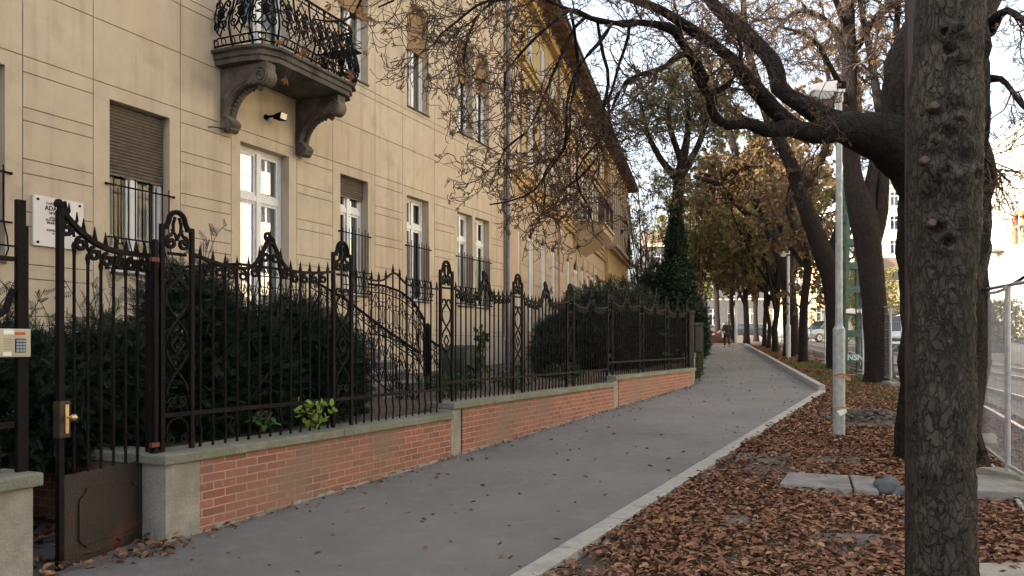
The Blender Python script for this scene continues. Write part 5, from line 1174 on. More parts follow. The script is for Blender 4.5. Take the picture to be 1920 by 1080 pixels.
MB().prism([(-.07,-.09,zl(770)),(.06,-.10,zl(765)),(.08,-.10,zl(772)),(-.02,-.10,zl(779))],(0,-.003,0)).build('tape', M['white'], l1)
lamp(1478, 672, 476, 'second lamp post, white and thin against a dark trunk', 9, 5.5, False)
lamp(1380, 646, 500, 'third lamp post, farthest, beside the walking person', 5, 3.6, False)
# steel post hidden at the near trunk's left edge
sp_ = empty('steel_post', P(1708,1100,5.3), 0, 'flat dark brown steel post against the left edge of the nearest trunk', 'post'); sp_.location.z = g(5.3)
MB().box(-.032,.032,-.02,.02,-.1,4.6).build('post_shaft', mat('brown_steel', (.020,.013,.012), (.028,.018,.016), .5, 5), sp_); MB().box(.033,.037,-.022,.0,0,4.6).build('edge_strip', M['galv'], sp_)
# ------------------------------------------------------------------ green lattice mast
Y = 25.5; mb_ = P(1597, 705, Y); ms = empty('catenary_mast', (mb_.x, mb_.y, g(Y)), 0, 'green riveted lattice mast with NSN graffiti between two dark trees', 'mast')
H = 8.2; hw = lambda z: .29-.16*z/H
for sx in (-1,1):
    for sy in (-1,1):
        MB().bar((sx*hw(0),sy*.2,-.1),(sx*hw(H),sy*.1,H),.10,.10).build('leg', M['green'], ms)
zs_ = [.55,1.35,2.05,2.75,3.5,4.25,5.0,5.75,6.5,7.3]
for z in zs_:
    w_ = hw(z); d = .2-.1*z/H; mp = MB()
    for sy in (-1,1): mp.box(-w_-.055,w_+.055,sy*(d+.055)-.006,sy*(d+.055)+.006,z-.11,z+.11)
    for sx in (-1,1): mp.box(sx*(w_+.055)-.006,sx*(w_+.055)+.006,-d-.045,d+.045,z-.11,z+.11)
    mp.build('cross_plate', M['green'], ms)
cm = MB(); cm.box(-.45,.45,-.35,.35,-.2,.06); cm.build('footing', M['concrete'], ms)
graf = mat('graffiti_paint', (.45,.62,.62), (.3,.45,.45), .6, 20)
text('NSN', .25, ms, (0,-.266,.52), (math.pi/2,0,0), graf, 'graffiti', .001)
MB().prism([(-.3,-.27,2.0),(.0,-.27,1.98),(-.01,-.27,2.13),(-.12,-.27,2.15),(-.29,-.27,2.12)],(0,-.004,0)).prism([(.05,-.27,2.02),(.27,-.27,1.99),(.29,-.27,2.07),(.15,-.27,2.14),(.04,-.27,2.1)],(0,-.004,0)).build('sticker', M['white'], ms)
text('S', .16, ms, (.13,-.276,2.0), (math.pi/2,0,0), M['darkiron'], 'graffiti', .001)
# ------------------------------------------------------------------ mesh construction fence
def mesh_panel(a, b, label, step=.06, H=2.0, first=False):
    a, b = Vector(a), Vector(b); d = b-a; L = d.length; ang = math.atan2(d.y, d.x); z0 = g(a.y)+.14; slope = (g(b.y)-g(a.y))/L
    r = empty('mesh_fence_panel', (a.x, a.y, z0), ang, label, 'fence panel', 'galvanised mesh fence panels along the tram track')
    f = MB(); zt = lambda x: slope*x
    for x in (.03, L-.03): f.tube([(x,0,zt(x)-.10),(x,0,zt(x)+H)], .021, 10)
    f.tube([(.03,0,H),(L-.03,0,H+zt(L))], .019, 8); f.tube([(.03,0,.06),(L-.03,0,.06+zt(L))], .019, 8)
    f.build('frame', M['galv'], r)
    wm = MB(); n = int(L/step)
    for i in range(1, n): x = .03+i*(L-.06)/n; wm.tube([(x,0,.06+zt(x)),(x,0,H+zt(x))], .0028 if step < .1 else .0018, 3)
    for z in np.arange(.28, H, .22): wm.tube([(.03,.004,z),(L-.03,.004,z+zt(L))], .0018, 3)
    wm.build('wire_mesh', M['galv'], r); return r
fpts = []
pl2 = [Vector((*p,0)) for p in FEN]
def fat(s):
    for a, b in zip(pl2, pl2[1:]):
        L = (b-a).length
        if s <= L: return a+(b-a)*s/L
        s -= L
    return b
s0_ = (pl2[1]-pl2[0]).length
names = ['nearest mesh fence panel, cut by the right edge','mesh fence panel just beyond the nearest steel upright at the right edge','mesh fence panel behind the nearest trunk','mesh fence panel ending left of the nearest trunk','mesh fence panel right of the leaning forked tree','mesh fence panel behind the leaning forked tree','mesh fence panel behind the green mast','mesh fence panel left of the green mast','mesh fence panel beside the grass patch','mesh fence panel behind the slender trunk','mesh fence panel beyond the slender trunk','farthest mesh fence panel near the second lamp post']
for k in range(-1, 11):
    a, b = fat(s0_+k*3.45), fat(s0_+(k+1)*3.45-.02); mesh_panel(a, b, names[k+1], .05 if k < 3 else .12)
    ft = empty('fence_foot', (a.x, a.y, g(a.y)), math.atan2((b-a).y, (b-a).x)+(.5 if k == 0 else random.uniform(-.3,.3)), None, None)
    tag(ft, ['concrete foot block under the right-edge start of the mesh fence','concrete foot block under the nearest steel upright','concrete foot block right of the nearest trunk base','concrete foot block behind the nearest trunk','rounded concrete foot block at the base of the leaning tree','concrete foot block behind the leaning tree','concrete foot block behind the green mast','concrete foot block left of the mast','concrete foot block by the grass patch with a dark hole','concrete foot block behind the slender trunk','second farthest concrete foot block of the mesh fence','farthest concrete foot block of the mesh fence'][k+1], 'foot block', 'concrete feet of the mesh fence')
    MB().prism([(-.36,-.12,0),(.36,-.12,0),(.36,-.12,.09),(.28,-.12,.13),(-.28,-.12,.13),(-.36,-.12,.09)],(0,.24,0)).build('foot_block', M['coping'], ft, bevel=.01)
# diagonal brace + black cable + pale hose
Yc = [(2100,500,7.2),(1990,505,7.6),(1920,518,8.3),(1895,535,8.66),(1865,548,9.8),(1840,551,11),(1800,556,13),(1760,562,15),(1715,572,19.5),(1694,583,20.5),(1670,592,22),(1640,590,24),(1612,592,26.5),(1580,588,29),(1550,585,32),(1528,592,34),(1515,598,36)]
q_ = resample(np.array([P(a,b,c) for a,b,c in Yc]), 60); r = empty('cable', q_[0], 0, 'black cable sagging along the top of the mesh fence', 'cable'); MB(off=q_[0]).tube([Vector(p)+Vector((0,0,.01*math.sin(i))) for i, p in enumerate(q_)], .017, 6).build('cable_sheath', M['darkiron'], r)
hz = [GP(a, b)+Vector((0,0,.03)) for a, b in ((1838,848),(1852,868),(1875,893),(1892,912),(1905,940),(1925,968),(1960,1010))]
q_ = resample(np.array([p[:] for p in hz]), 30); r = empty('hose', q_[0], 0, 'pale hose lying in the leaves under the mesh fence', 'hose'); MB(off=q_[0]).tube([Vector(p) for p in q_], .02, 7).build('hose_pipe', M['kerb'], r)
# ------------------------------------------------------------------ concrete pieces in the leaves
M['slabm'] = mat('slab_concrete', (.20,.195,.19), (.15,.147,.142), .9, 7, bump=.4, spots=((.10,.085,.07), 3, .5, .75)); M['wornm'] = mat('worn_stone', (.10,.092,.082), (.07,.062,.052), .95, 6, bump=.5)
def conc(name, poly, h, label, cat, m='concrete', dz=0, rough=.02, bev=.012):
    c = sum((GP(*p) for p in poly), Vector())/len(poly); r = empty(name, c, 0, label, cat); mb = MB(off=c)
    mb.prism([(GP(*p).x, GP(*p).y, g(GP(*p).y)-.08) for p in poly], (0,0,h+.08)); mb.build('concrete_body', M[m], r, bevel=bev); return r
conc('paving_slab', [(1478,893),(1590,899),(1598,925),(1462,914)], .05, 'flat grey paving slab left of the stone', 'slab', 'slabm')
conc('paving_slab', [(1594,899),(1640,903),(1648,932),(1602,925)], .055, 'smaller grey slab partly under the stone', 'slab', 'slabm')
conc('kerb_block', [(1822,936),(1930,940),(1925,908),(1822,905)], .09, 'long concrete beam lying right of the nearest trunk', 'beam', 'slabm')
conc('kerb_block', [(1838,842),(1872,845),(1868,826),(1840,824)], .10, 'short concrete block farther right of the nearest trunk', 'block', 'concrete')
conc('kerb_block', [(1830,1100),(1990,1100),(1960,1066),(1828,1068)], .05, 'pale concrete edge in the bottom right corner', 'block', 'concrete')
for k, (p, lab) in enumerate((([(1370,862),(1480,870),(1478,852),(1385,850)],'worn dark stone at the left in the leaves, below the lamp post'),([(1500,868),(1620,872),(1622,856),(1520,857)],'worn dark stone band left of the nearest trunk'),([(1350,985),(1412,990),(1405,968),(1358,966)],'small worn stone in the leaves right of the kerb'),([(1510,1010),(1660,1024),(1655,1004),(1530,1000)],'long worn stone near the bottom, left of the nearest trunk'))):
    conc('worn_stone', p, .012, lab, 'stone', 'wornm', bev=.02)
def stone(name, c, rad, label, cat, seed, m='concrete', par=None):
    bm = bmesh.new(); bmesh.ops.create_icosphere(bm, subdivisions=3, radius=1); V = np.array([v.co[:] for v in bm.verts])
    for v in bm.verts:
        n_ = mnoise.noise(v.co*1.3+Vector((seed,0,0)))*.35+mnoise.noise(v.co*3.5+Vector((seed,9,0)))*.12; v.co = Vector((v.co.x*rad[0], v.co.y*rad[1], max(-.3,v.co.z)*rad[2]))*(1+n_)
    me = bpy.data.meshes.new(name); bm.to_mesh(me); bm.free(); o = link(name, me, M[m], par, True); o.location = c; return tag(o, label, cat)
M['rockm'] = mat('bluish_rock', (.085,.10,.11), (.05,.055,.06), .9, 6, bump=.6)
a = GP(1660,925); stone('rock', (a.x+.03, a.y, a.z+.05), (.13,.11,.13), 'bluish grey rock on the slab beside the nearest trunk', 'rock', 3, 'rockm')
a = GP(1690,928); stone('rock', (a.x+.03, a.y, a.z+.02), (.14,.10,.07), 'low grey rock between the slab and the nearest trunk', 'rock', 5, 'rockm')
mb = MB(); a = GP(1640,792); gen = np.random.default_rng(9)
bm = bmesh.new()
for k in range(300):
    x, y = gen.normal()*.42, gen.normal()*.45; hh = max(0.02, .24-.22*math.hypot(x,y)); s = gen.uniform(.02,.06)+.06*gen.uniform()**6; m_ = Matrix.Translation((a.x+x, a.y+y, g(a.y+y)+hh*gen.uniform(.7,1))) @ Matrix.Rotation(gen.uniform(0,6), 4, Vector(gen.normal(size=3))) @ Matrix.Diagonal((s, s*.8, s*.6, 1))
    bmesh.ops.create_icosphere(bm, subdivisions=1, radius=1, matrix=m_)
me = bpy.data.meshes.new('rubble'); bm.to_mesh(me); bm.free(); tag(link('rubble', me, mat('rubble_stone', (.045,.040,.036), (.10,.09,.08), .95, 4)), kind='stuff')
bm = bmesh.new(); bmesh.ops.create_uvsphere(bm, u_segments=20, v_segments=10, radius=1)
for v in bm.verts: v.co = Vector((v.co.x*.8, v.co.y*.8, max(-.1,v.co.z)*.12))*(1+.2*mnoise.noise(v.co*2))
me = bpy.data.meshes.new('mound'); bm.to_mesh(me); bm.free(); o = link('earth_mound', me, M['soil']); o.location = (a.x, a.y, a.z-.02); tag(o, kind='structure')
# far pile of brown leaves / earth behind the path end
a = P(1332, 640, 62); bm = bmesh.new(); bmesh.ops.create_icosphere(bm, subdivisions=4, radius=1)
for v in bm.verts: v.co = Vector((v.co.x*1.7, v.co.y*1.3, max(-.1,v.co.z)*.95))*(1+.25*mnoise.noise(v.co*2.2)+.06*mnoise.noise(v.co*9))
me = bpy.data.meshes.new('pile'); bm.to_mesh(me); bm.free(); o = link('earth_pile', me, mat('brown_pile', (.10,.045,.025), (.05,.025,.018), .97, 4, bump=.8), smooth=True); o.location = (a.x, a.y, g(a.y)); tag(o, 'brown heap of earth and leaves behind the tape at the path end', 'pile')
tp = empty('barrier_tape', P(1308,628,61), 0, 'red and white barrier tape strung across the end of the path', 'tape'); A_, B_ = P(1306,626,61), P(1355,618,61)
for k in range(10):
    p, q_ = A_.lerp(B_, k/10), A_.lerp(B_, (k+1)/10); z1, z2 = -.25*math.sin(math.pi*k/10), -.25*math.sin(math.pi*(k+1)/10)
    MB(off=A_).prism([p+Vector((0,0,z1-.06)), q_+Vector((0,0,z2-.06)), q_+Vector((0,0,z2+.06)), p+Vector((0,0,z1+.06))], (0,.004,0)).build('tape_band', mat('tape_red', (.4,.04,.03)) if k % 2 else M['white'], tp)
tp.location = A_
bp_ = empty('barrier_post', (B_.x+.05, B_.y, g(61)), 0, 'pale post holding the barrier tape behind the walker', 'post'); MB().box(-.09,.09,-.05,.05,0,B_.z-g(61)+.5).build('post_shaft', M['white'], bp_)
bt_ = empty('blue_tarp', P(1310,622,68), 0, 'blue covered stand beyond the corner of the garden wall', 'tarp'); bt_.location.z = g(68)
m_ = mat('blue_tarp', (.02,.10,.30), (.015,.07,.22), .6, 4); tb = MB(); n = 16
tb.add([(.28*math.cos(2*math.pi*i/n)*(1+.15*math.sin(5*i))*s, .28*math.sin(2*math.pi*i/n)*(1+.15*math.sin(5*i))*s, z) for z, s in ((.0,1.3),(1.2,1.),(2.3,.6),(2.5,.1)) for i in range(n)], [(k*n+i,k*n+(i+1)%n,(k+1)*n+(i+1)%n,(k+1)*n+i) for k in range(3) for i in range(n)]); tb.build('cover', m_, bt_, smooth=True)
M['mossy'] = mat('mossy_stone', (.075,.06,.042), (.05,.045,.03), .95, 9, bump=.8, bscale=30)
# stone posts at the garden corner
for k, (px, Y, H_, w_, lab) in enumerate(((1297,22.2,2.05,.13,'weathered end post of the garden fence at the path corner'),(1309,24.5,1.7,.18,'mossy broken stone post just past the garden corner'),(1313,27,1.7,.2,'second weathered post past the garden corner'))):
    x = (px-960)/1500*Y; r = empty('stone_post', (x, Y, g(Y)), AY, lab, 'post'); mb = MB(); mb.box(-w_/2,w_/2,-w_/2,w_/2,-.1,H_-.1).prism([(-w_/2-.03,-w_/2-.03,H_-.1),(w_/2+.03,-w_/2-.03,H_-.1),(w_/2+.03,w_/2+.03,H_-.1),(-w_/2-.03,w_/2+.03,H_-.1)],(0,0,.1)); mb.build('post_shaft', M['mossy'], r, bevel=.02)
sw = empty('garden_wall', (C0.x, C0.y, g(C0.y)), math.atan2(1,.2387), 'low weathered side wall running on past the garden corner', 'wall')
MB().box(.1,28,.02,.3,-.3,.75).build('wall_body', M['concrete'], sw); MB().box(.05,28,-.02,.34,.75,.85).build('coping', M['coping'], sw)
hd_ = MB()
for i in range(200): hd_.tube([(.3+i*.14,.16,.85),(.3+i*.14,.16,2.1)], .009, 4)
hd_.bar((0,.16,1.95),(28,.16,1.95),.03,.03).bar((0,.16,1.0),(28,.16,1.0),.03,.03)
tag(hd_.build('railing_bars', M['iron'], sw), kind='stuff')
# ------------------------------------------------------------------ person walking away
Yp = 52.5; pb = GP(1363, 652); pb.y = 52.5; pb.x = (1363-960)/1500*52.5; pb.z = g(52.5)+.02
pr = empty('person', pb, math.radians(8), 'person in dark clothes walking away up the path, left elbow bent out', 'person')
def skin(name, verts, edges, rad, m_, sub=2):
    me = bpy.data.meshes.new(name); me.from_pydata(verts, edges, []); me.materials.append(m_); o = bpy.data.objects.new(name, me); COL.objects.link(o); o.parent = pr
    s = o.modifiers.new('s', 'SKIN'); sv = me.skin_vertices[0].data
    for i, r_ in enumerate(rad): sv[i].radius = (r_, r_) if not isinstance(r_, tuple) else r_
    sv[0].use_root = True; ss = o.modifiers.new('ss', 'SUBSURF'); ss.levels = sub; ss.render_levels = sub; return o
sk = mat('skin', (.42,.26,.19), rough=.6); ck = mat('black_jacket', (.012,.012,.018), (.02,.02,.028), .85, 9); tk_ = mat('black_trousers', (.010,.010,.014), (.016,.016,.02), .85, 9)
V = [(0,0,.93),(0,0,1.12),(0,.01,1.33),(0,.02,1.46),(0,.03,1.53),(0,.05,1.62),(0,.05,1.70),
     (-.19,.0,1.42),(-.32,-.10,1.18),(-.22,.10,1.03),(-.18,.16,1.0),
     (.19,.0,1.42),(.26,-.06,1.15),(.24,.08,.93),(.24,.12,.86),
     (-.10,0,.86),(-.12,.14,.50),(-.12,.05,.10),(-.12,.18,.05),
     (.10,0,.86),(.11,-.04,.48),(.11,-.20,.14),(.11,-.10,.05)]
E = [(0,1),(1,2),(2,3),(3,4),(4,5),(5,6),(2,7),(7,8),(8,9),(9,10),(2,11),(11,12),(12,13),(13,14),(0,15),(15,16),(16,17),(17,18),(0,19),(19,20),(20,21),(21,22)]
Rr = [.14,.13,.16,.075,.055,.088,.075,.075,.055,.042,.03,.075,.055,.042,.03,.10,.07,.045,.04,.10,.07,.045,.04]
skin('body', V, E, Rr, sk)
skin('jacket', [(0,0,.86),(0,0,1.1),(0,.01,1.34),(0,.02,1.47),(-.19,0,1.42),(-.32,-.10,1.18),(-.24,.07,1.05),(.19,0,1.42),(.26,-.06,1.15),(.24,.06,.96)], [(0,1),(1,2),(2,3),(2,4),(4,5),(5,6),(2,7),(7,8),(8,9)], [.185,.17,.195,.085,.10,.075,.06,.10,.075,.06], ck)
skin('trousers', [(0,0,.92),(-.10,0,.86),(-.12,.14,.50),(-.12,.06,.12),(.10,0,.86),(.11,-.04,.48),(.11,-.19,.16)], [(0,1),(1,2),(2,3),(0,4),(4,5),(5,6)], [.15,.12,.088,.062,.12,.088,.062], tk_)
for x, y, z in ((-.12,.10,.05),(.11,-.16,.10)): skin('shoe', [(x,y-.05,z),(x,y+.12,z-.01)], [(0,1)], [.055,.045], tk_, 2)
skin('hair', [(0,.01,1.62),(0,.02,1.70)], [(0,1)], [.098,.088], mat('dark_hair', (.012,.009,.008), rough=.7))
# hands: palm, four fingers and a thumb
for sx, c in ((-1,(-.17,.18,.98)),(1,(.24,.13,.83))):
    vv = [c]; ee = []; rr2 = [(.03,.015)]
    for i in range(4):
        o_ = (c[0]+(i-1.5)*.018, c[1]+.02, c[2]-.06); e_ = (c[0]+(i-1.5)*.02, c[1]+.045, c[2]-.11+abs(i-1.3)*.01); n_ = len(vv); vv += [o_, e_]; ee += [(0,n_),(n_,n_+1)]; rr2 += [(.010,.010),(.007,.007)]
    n_ = len(vv); vv += [(c[0]-sx*.035,c[1]+.01,c[2]-.03),(c[0]-sx*.05,c[1]+.03,c[2]-.065)]; ee += [(0,n_),(n_,n_+1)]; rr2 += [(.011,.011),(.008,.008)]
    skin('hand', vv, ee, rr2, sk, 1)
# ------------------------------------------------------------------ vehicles
tyre = mat('tyre_rubber', (.015,.015,.015), rough=.9); rim = mat('alloy_rim', (.45,.46,.48), (.3,.31,.33), .35, 9, metal=.8); cg = mat('car_glass', (.02,.025,.03), rough=.05, spec=.9)
def car(name, label, cat, loc, rz, paint, kind, L=4.5, W=1.8, scale=1, group=None):
    r = empty(name, loc, rz, label, cat, group); pm = mat('car_paint', paint, tuple(c*.85 for c in paint), .25, 3, metal=.2, spec=.6)
    if kind == 'sedan': st = [(-.5,.42,.62,.40),(-.485,.30,.80,.90),(-.38,.26,.90,.97),(-.2,.22,.93,1),(.1,.20,.93,1),(.28,.20,.90,1),(.40,.22,.80,.97),(.485,.28,.68,.88),(.5,.36,.58,.5)]; cab = [(-.40,.90,.93),(-.26,1.36,.72),(.02,1.42,.74),(.12,1.40,.72),(.27,.91,.92)]
    elif kind == 'suv': st = [(-.5,.5,.9,.6),(-.49,.38,1.05,.93),(-.38,.32,1.12,.99),(0,.28,1.12,1),(.25,.28,1.10,1),(.40,.30,1.02,.98),(.485,.36,.95,.92),(.5,.45,.85,.6)]; cab = [(-.485,1.10,.94),(-.43,1.70,.78),(.05,1.78,.8),(.12,1.74,.78),(.27,1.12,.93)]
    else: st = [(-.5,.5,1.2,.8),(-.49,.35,1.3,.97),(0,.3,1.3,1),(.3,.3,1.25,1),(.42,.32,1.1,.98),(.485,.38,.95,.93),(.5,.45,.85,.7)]; cab = [(-.49,1.29,.97),(-.475,1.98,.90),(.1,2.05,.90),(.2,2.0,.88),(.40,1.12,.95)]
    W2 = W/2; vs = []; mb = MB()
    for x, zb, zt, ws in st: w_ = W2*ws; vs += [(x*L,-w_*.96,zb),(x*L,-w_,(zb+zt)/2),(x*L,-w_*.94,zt-.03),(x*L,-w_*.82,zt),(x*L,w_*.82,zt),(x*L,w_*.94,zt-.03),(x*L,w_,(zb+zt)/2),(x*L,w_*.96,zb)]
    n = 8; fs = [(k*n+i,k*n+(i+1)%n,(k+1)*n+(i+1)%n,(k+1)*n+i) for k in range(len(st)-1) for i in range(n)]+[tuple(range(n)),tuple(range((len(st)-1)*n,len(st)*n))]
    mb.add(vs, fs); bd = mb.build('body', pm, r, bevel=.03)
    vs = []
    for x, z, ws in cab: w_ = W2*ws*.93; vs += [(x*L,-w_,z),(x*L,w_,z)]
    zb = st[3][2]-.02; nb_ = len(cab); mb = MB()
    gl = []; 
    for x, z, ws in cab: w_ = W2*ws*.93; gl += [(x*L,-w_,z),(x*L,w_,z),(x*L,-W2*.93,zb),(x*L,W2*.93,zb)]
    fs = []
    for k in range(nb_-1): a, b = k*4, (k+1)*4; fs += [(a,a+1,b+1,b),(a,b,b+2,a+2),(a+1,a+3,b+3,b+1)]
    mb.add(gl, fs); mb.build('glazing', cg, r)
    rf_ = MB()
    for k in range(1, nb_-2):
        a, b = cab[k], cab[k+1]; rf_.prism([(a[0]*L,-W2*a[2]*.94,a[1]+.003),(a[0]*L,W2*a[2]*.94,a[1]+.003),(b[0]*L,W2*b[2]*.94,b[1]+.003),(b[0]*L,-W2*b[2]*.94,b[1]+.003)], (0,0,.025))
    for sy in (-1,1):
        for k in (0, nb_-2): a, b = cab[k], cab[k+1]; rf_.bar((a[0]*L,sy*W2*a[2]*.935,a[1]),(b[0]*L,sy*W2*b[2]*.935,b[1]),.06,.05)
        m_ = cab[2]; rf_.bar((-.08*L,sy*W2*.935,zb),(-.10*L,sy*W2*m_[2]*.935,m_[1]),.07,.04)
        if kind == 'van': rf_.prism([(-.485*L,sy*W2*.945,zb),(-.12*L,sy*W2*.945,zb),(-.12*L,sy*W2*.865,2.0),(-.47*L,sy*W2*.865,1.97)],(0,sy*.02,0))
    rf_.build('roof', pm, r)
    wr = .33 if kind == 'sedan' else .37
    for x in (-.31*L, .32*L):
        for sy in (-1,1):
            wl_ = MB().ring((x,sy*(W2-.20),wr),(0,sy,0),[(wr*.6,0),(wr,.02),(wr,.19),(wr*.72,.21)],20).build('wheel', tyre, r)
            MB().ring((x,sy*(W2+.008),wr),(0,sy,0),[(wr*.66,0),(wr*.62,.01),(wr*.15,-.0),(0,.015)],16).build('rim', rim, wl_)
    f_, b_ = st[-2], st[1]
    hl = mat('headlamp_glass', (.6,.62,.65), rough=.15, spec=.9); tl = mat('tail_lamp', (.35,.02,.02), rough=.25)
    for sy in (-1,1):
        MB().box(L*.485-.02,L*.485+.05,sy*W2*.62-.16,sy*W2*.62+.16,f_[2]-.20,f_[2]-.06).build('headlight', hl, r, bevel=.03)
        MB().box(-L*.485-.04,-L*.485+.02,sy*W2*.74-.10,sy*W2*.74+.10,b_[2]-.25,b_[2]-.06).build('tail_light', tl, r, bevel=.02)
        MB().box(.2*L-.06,.2*L+.04,sy*(W2+.09)-.09,sy*(W2+.09)+.09,zb-.0,zb+.13).build('mirror', pm, r, bevel=.02)
    MB().box(L*.5-.01,L*.5+.012,-.42*W2,.42*W2,.55,.72).build('grille', M['darkiron'], r); MB().box(L*.5+.0,L*.5+.02,-.26,.26,.40,.51).build('number_plate', M['white'], r)
    return r
def onr(px, Y, d=0): return ((px-960)/1500*Y, Y, g(Y)+.012)
ra = math.atan2(1,.3)
car('parked_car', 'dark sedan seen side on beyond the path end, between brown trees', 'car', onr(1405,86), math.radians(-12), (.02,.025,.035), 'sedan', 4.8)
car('parked_car', 'silver blue off-road car on the road between the slender trunk and the V-forked tree', 'car', onr(1548,66), math.radians(200), (.30,.36,.42), 'suv', 4.4)
car('parked_van', 'pale silver van on the road right of the leaning tree', 'van', onr(1665,47), ra+math.pi, (.50,.52,.55), 'van', 4.9, 1.95)
car('parked_car', 'silver car behind the mesh fence, at the left edge of the nearest trunk', 'car', onr(1706,52), ra+math.pi, (.38,.42,.46), 'suv', 4.5)
car('parked_car', 'green car glimpsed far behind the lattice mast', 'car', onr(1612,80), ra+math.pi, (.04,.14,.10), 'sedan', 4.4)
car('parked_car', 'pale car far down the road beyond the second lamp post', 'car', onr(1422,88), math.radians(-12), (.45,.47,.5), 'sedan', 4.3)
# ------------------------------------------------------------------ buildings across the street
def block_house(name, label, o, ang, L, D, H, fl, nc, wallm, ground=None, m2=None, balc=0, roofh=2.5, wz=(1.0,1.6), ww=1.1, archg=False, rowz0=1.2):
    z0 = g(o[1])-.3; r = empty(name, (o[0], o[1], z0), ang, label, 'building'); wl_ = MB(); holes = []
    fh = (H-1)/fl; cw = L/nc; fr_ = []; 
    for c in range(nc):
        for f in range(fl):
            x = (c+.5)*cw; zb = rowz0+f*fh; h = rect(x-ww/2, x+ww/2, zb+.3, zb+.3+fh*.58)
            cell(wl_, rect(c*cw,(c+1)*cw, f*fh+(0 if f == 0 else rowz0-.0), (f+1)*fh+rowz0 if f < fl-1 else H), [h], 0, 0, .18); fr_.append(h)
    wl_.box(0,L,.5,D,0,H).box(-.02,0,0,D,0,H).box(L,L+.02,0,D,0,H); wl_.build('wall', M[wallm] if isinstance(wallm, str) else wallm, r)
    cn = MB().box(-.1,L+.1,-.25,-.001,H-.45,H-.1).box(-.1,L+.1,-.4,.0,H-.097,H+.05)
    for f in range(1, fl): cn.box(0,L,-.07,-.001,f*fh+rowz0-.15,f*fh+rowz0-.03)
    cn.build('cornice', M[m2 or 'white'], r)
    h = fr_[0]; w_ = h[1][0]-h[0][0]; hh = h[2][1]-h[0][1]
    mb = MB(); mb.box(0,.06,.12,.17,0,hh).box(w_-.06,w_,.12,.17,0,hh).box(.06,w_-.06,.12,.17,0,.06).box(.06,w_-.06,.12,.17,hh-.06,hh).box(w_/2-.04,w_/2+.04,.11,.17,.06,hh-.06).box(.06,w_-.06,.112,.168,hh*.7,hh*.7+.06); me = mb.mesh('window', M['white'])
    gm_ = MB().add([(.03,.15,.03),(w_-.03,.15,.03),(w_-.03,.15,hh-.03),(.03,.15,hh-.03)],[(0,1,2,3)]).mesh('pane', M['glass'])
    for h in fr_[:100]:
        o_ = put('window', me, r, (h[0][0],0,h[0][1])); put('pane', gm_, o_)
    for k in range(balc):
        c = (k*2+1) % nc; f = 1+k % max(1, fl-1); x = (c+.5)*cw; zb = rowz0+f*fh-.05
        b = MB().box(x-1.2,x+1.2,-1.0,-.0,zb-.15,zb); b.build('balcony', M['stone2'], r); rl = MB()
        for i in range(14): rl.tube([(x-1.15+2.3*i/13,-.95,zb),(x-1.15+2.3*i/13,-.95,zb+.95)],.012,4)
        rl.tube([(x-1.17,-.0,zb+.95),(x-1.17,-.97,zb+.95),(x+1.17,-.97,zb+.95),(x+1.17,-.0,zb+.95)],.025,4); rl.build('balcony_railing', M['darkiron'], r)
    MB().prism([(-.3,-.5,H+.06),(-.3,D*.5,H+roofh+.06),(-.3,D+.4,H+.06)], (L+.6,0,0)).build('roof', mat('roof_tile', (.13,.085,.06), (.09,.06,.045), .9, 6), r)
    return r
M['cream'] = mat('cream_render', (.66,.60,.50), (.60,.54,.44), .9, 2); M['pale'] = mat('pale_render', (.72,.64,.48), (.66,.58,.43), .9, 2); M['yellowr'] = mat('yellow_render', (.62,.52,.32), (.55,.46,.28), .9, 2); M['ochre'] = mat('ochre_render', (.58,.42,.24), (.52,.37,.20), .9, 2); M['greyr'] = mat('grey_render', (.05,.05,.055), (.035,.035,.04), .9, 2)
rb_ = math.atan2(1,.27)
def row(Y0, L, off): # facade facing the street (towards -x): local x runs towards the camera
    x = off+.27*(Y0+L*.9); return (x, Y0+L*.965)
def rowh(label, Y0, L, off, H, fl, nc, m_, **k):
    Y1 = Y0+L*.965; return block_house('apartment_block', label, (off+.27*Y1, Y1), rb_+math.pi, L, 12, H, fl, nc, m_, **k)
rowh('yellow apartment block across the street, nearest at the right and mostly outside the view', -8, 34, 29, 17, 5, 9, 'yellowr')
rowh('tall white apartment block at the right edge behind the mesh fence', 26, 42, 27.5, 22, 6, 11, 'pale', balc=3)
wb3 = rowh('white apartment block behind the nearest trunk across the street', 68, 26, 27.5, 20, 5, 7, 'cream', balc=2)
cx_ = (68+26*.965-75.2)/.9654; zc_ = 1.75+225/1500*75.2-wb3.location.z; ar = MB(); am = MB()
for k in range(14):
    t0, t1 = math.pi*k/14, math.pi*(k+1)/14; ar.prism([(cx_+r_*math.cos(t), -.30, zc_+r_*math.sin(t)) for r_, t in ((1.5,t0),(1.5,t1),(1.1,t1),(1.1,t0))], (0,.28,0))
ar.box(cx_-1.5,cx_-1.1,-.30,-.02,zc_-1.6,zc_).box(cx_+1.1,cx_+1.5,-.30,-.02,zc_-1.6,zc_); ar.build('arched_surround', mat('terracotta_trim', (.45,.17,.07), (.36,.13,.06), .85, 5), wb3)
am.prism([(cx_+1.1*math.cos(t), -.10, zc_+1.1*math.sin(t)) for t in np.linspace(0, math.pi, 14)]+[(cx_-1.1,-.10,zc_-1.6),(cx_+1.1,-.10,zc_-1.6)], (0,.08,0)); aw_ = am.build('arched_window', M['glass'], wb3)
MB().box(cx_-.04,cx_+.04,-.16,-.101,zc_-1.6,zc_+1.08).box(cx_-1.1,cx_+1.1,-.155,-.102,zc_-.05,zc_+.05).build('window_bar', M['white'], aw_)
gh = block_house('gabled_house', 'small house with orange roof tiles behind the leaning tree', ((1638-960)/1500*108, 108), math.radians(-8), 9, 9, 7.5, 2, 3, 'ochre', roofh=3.5)
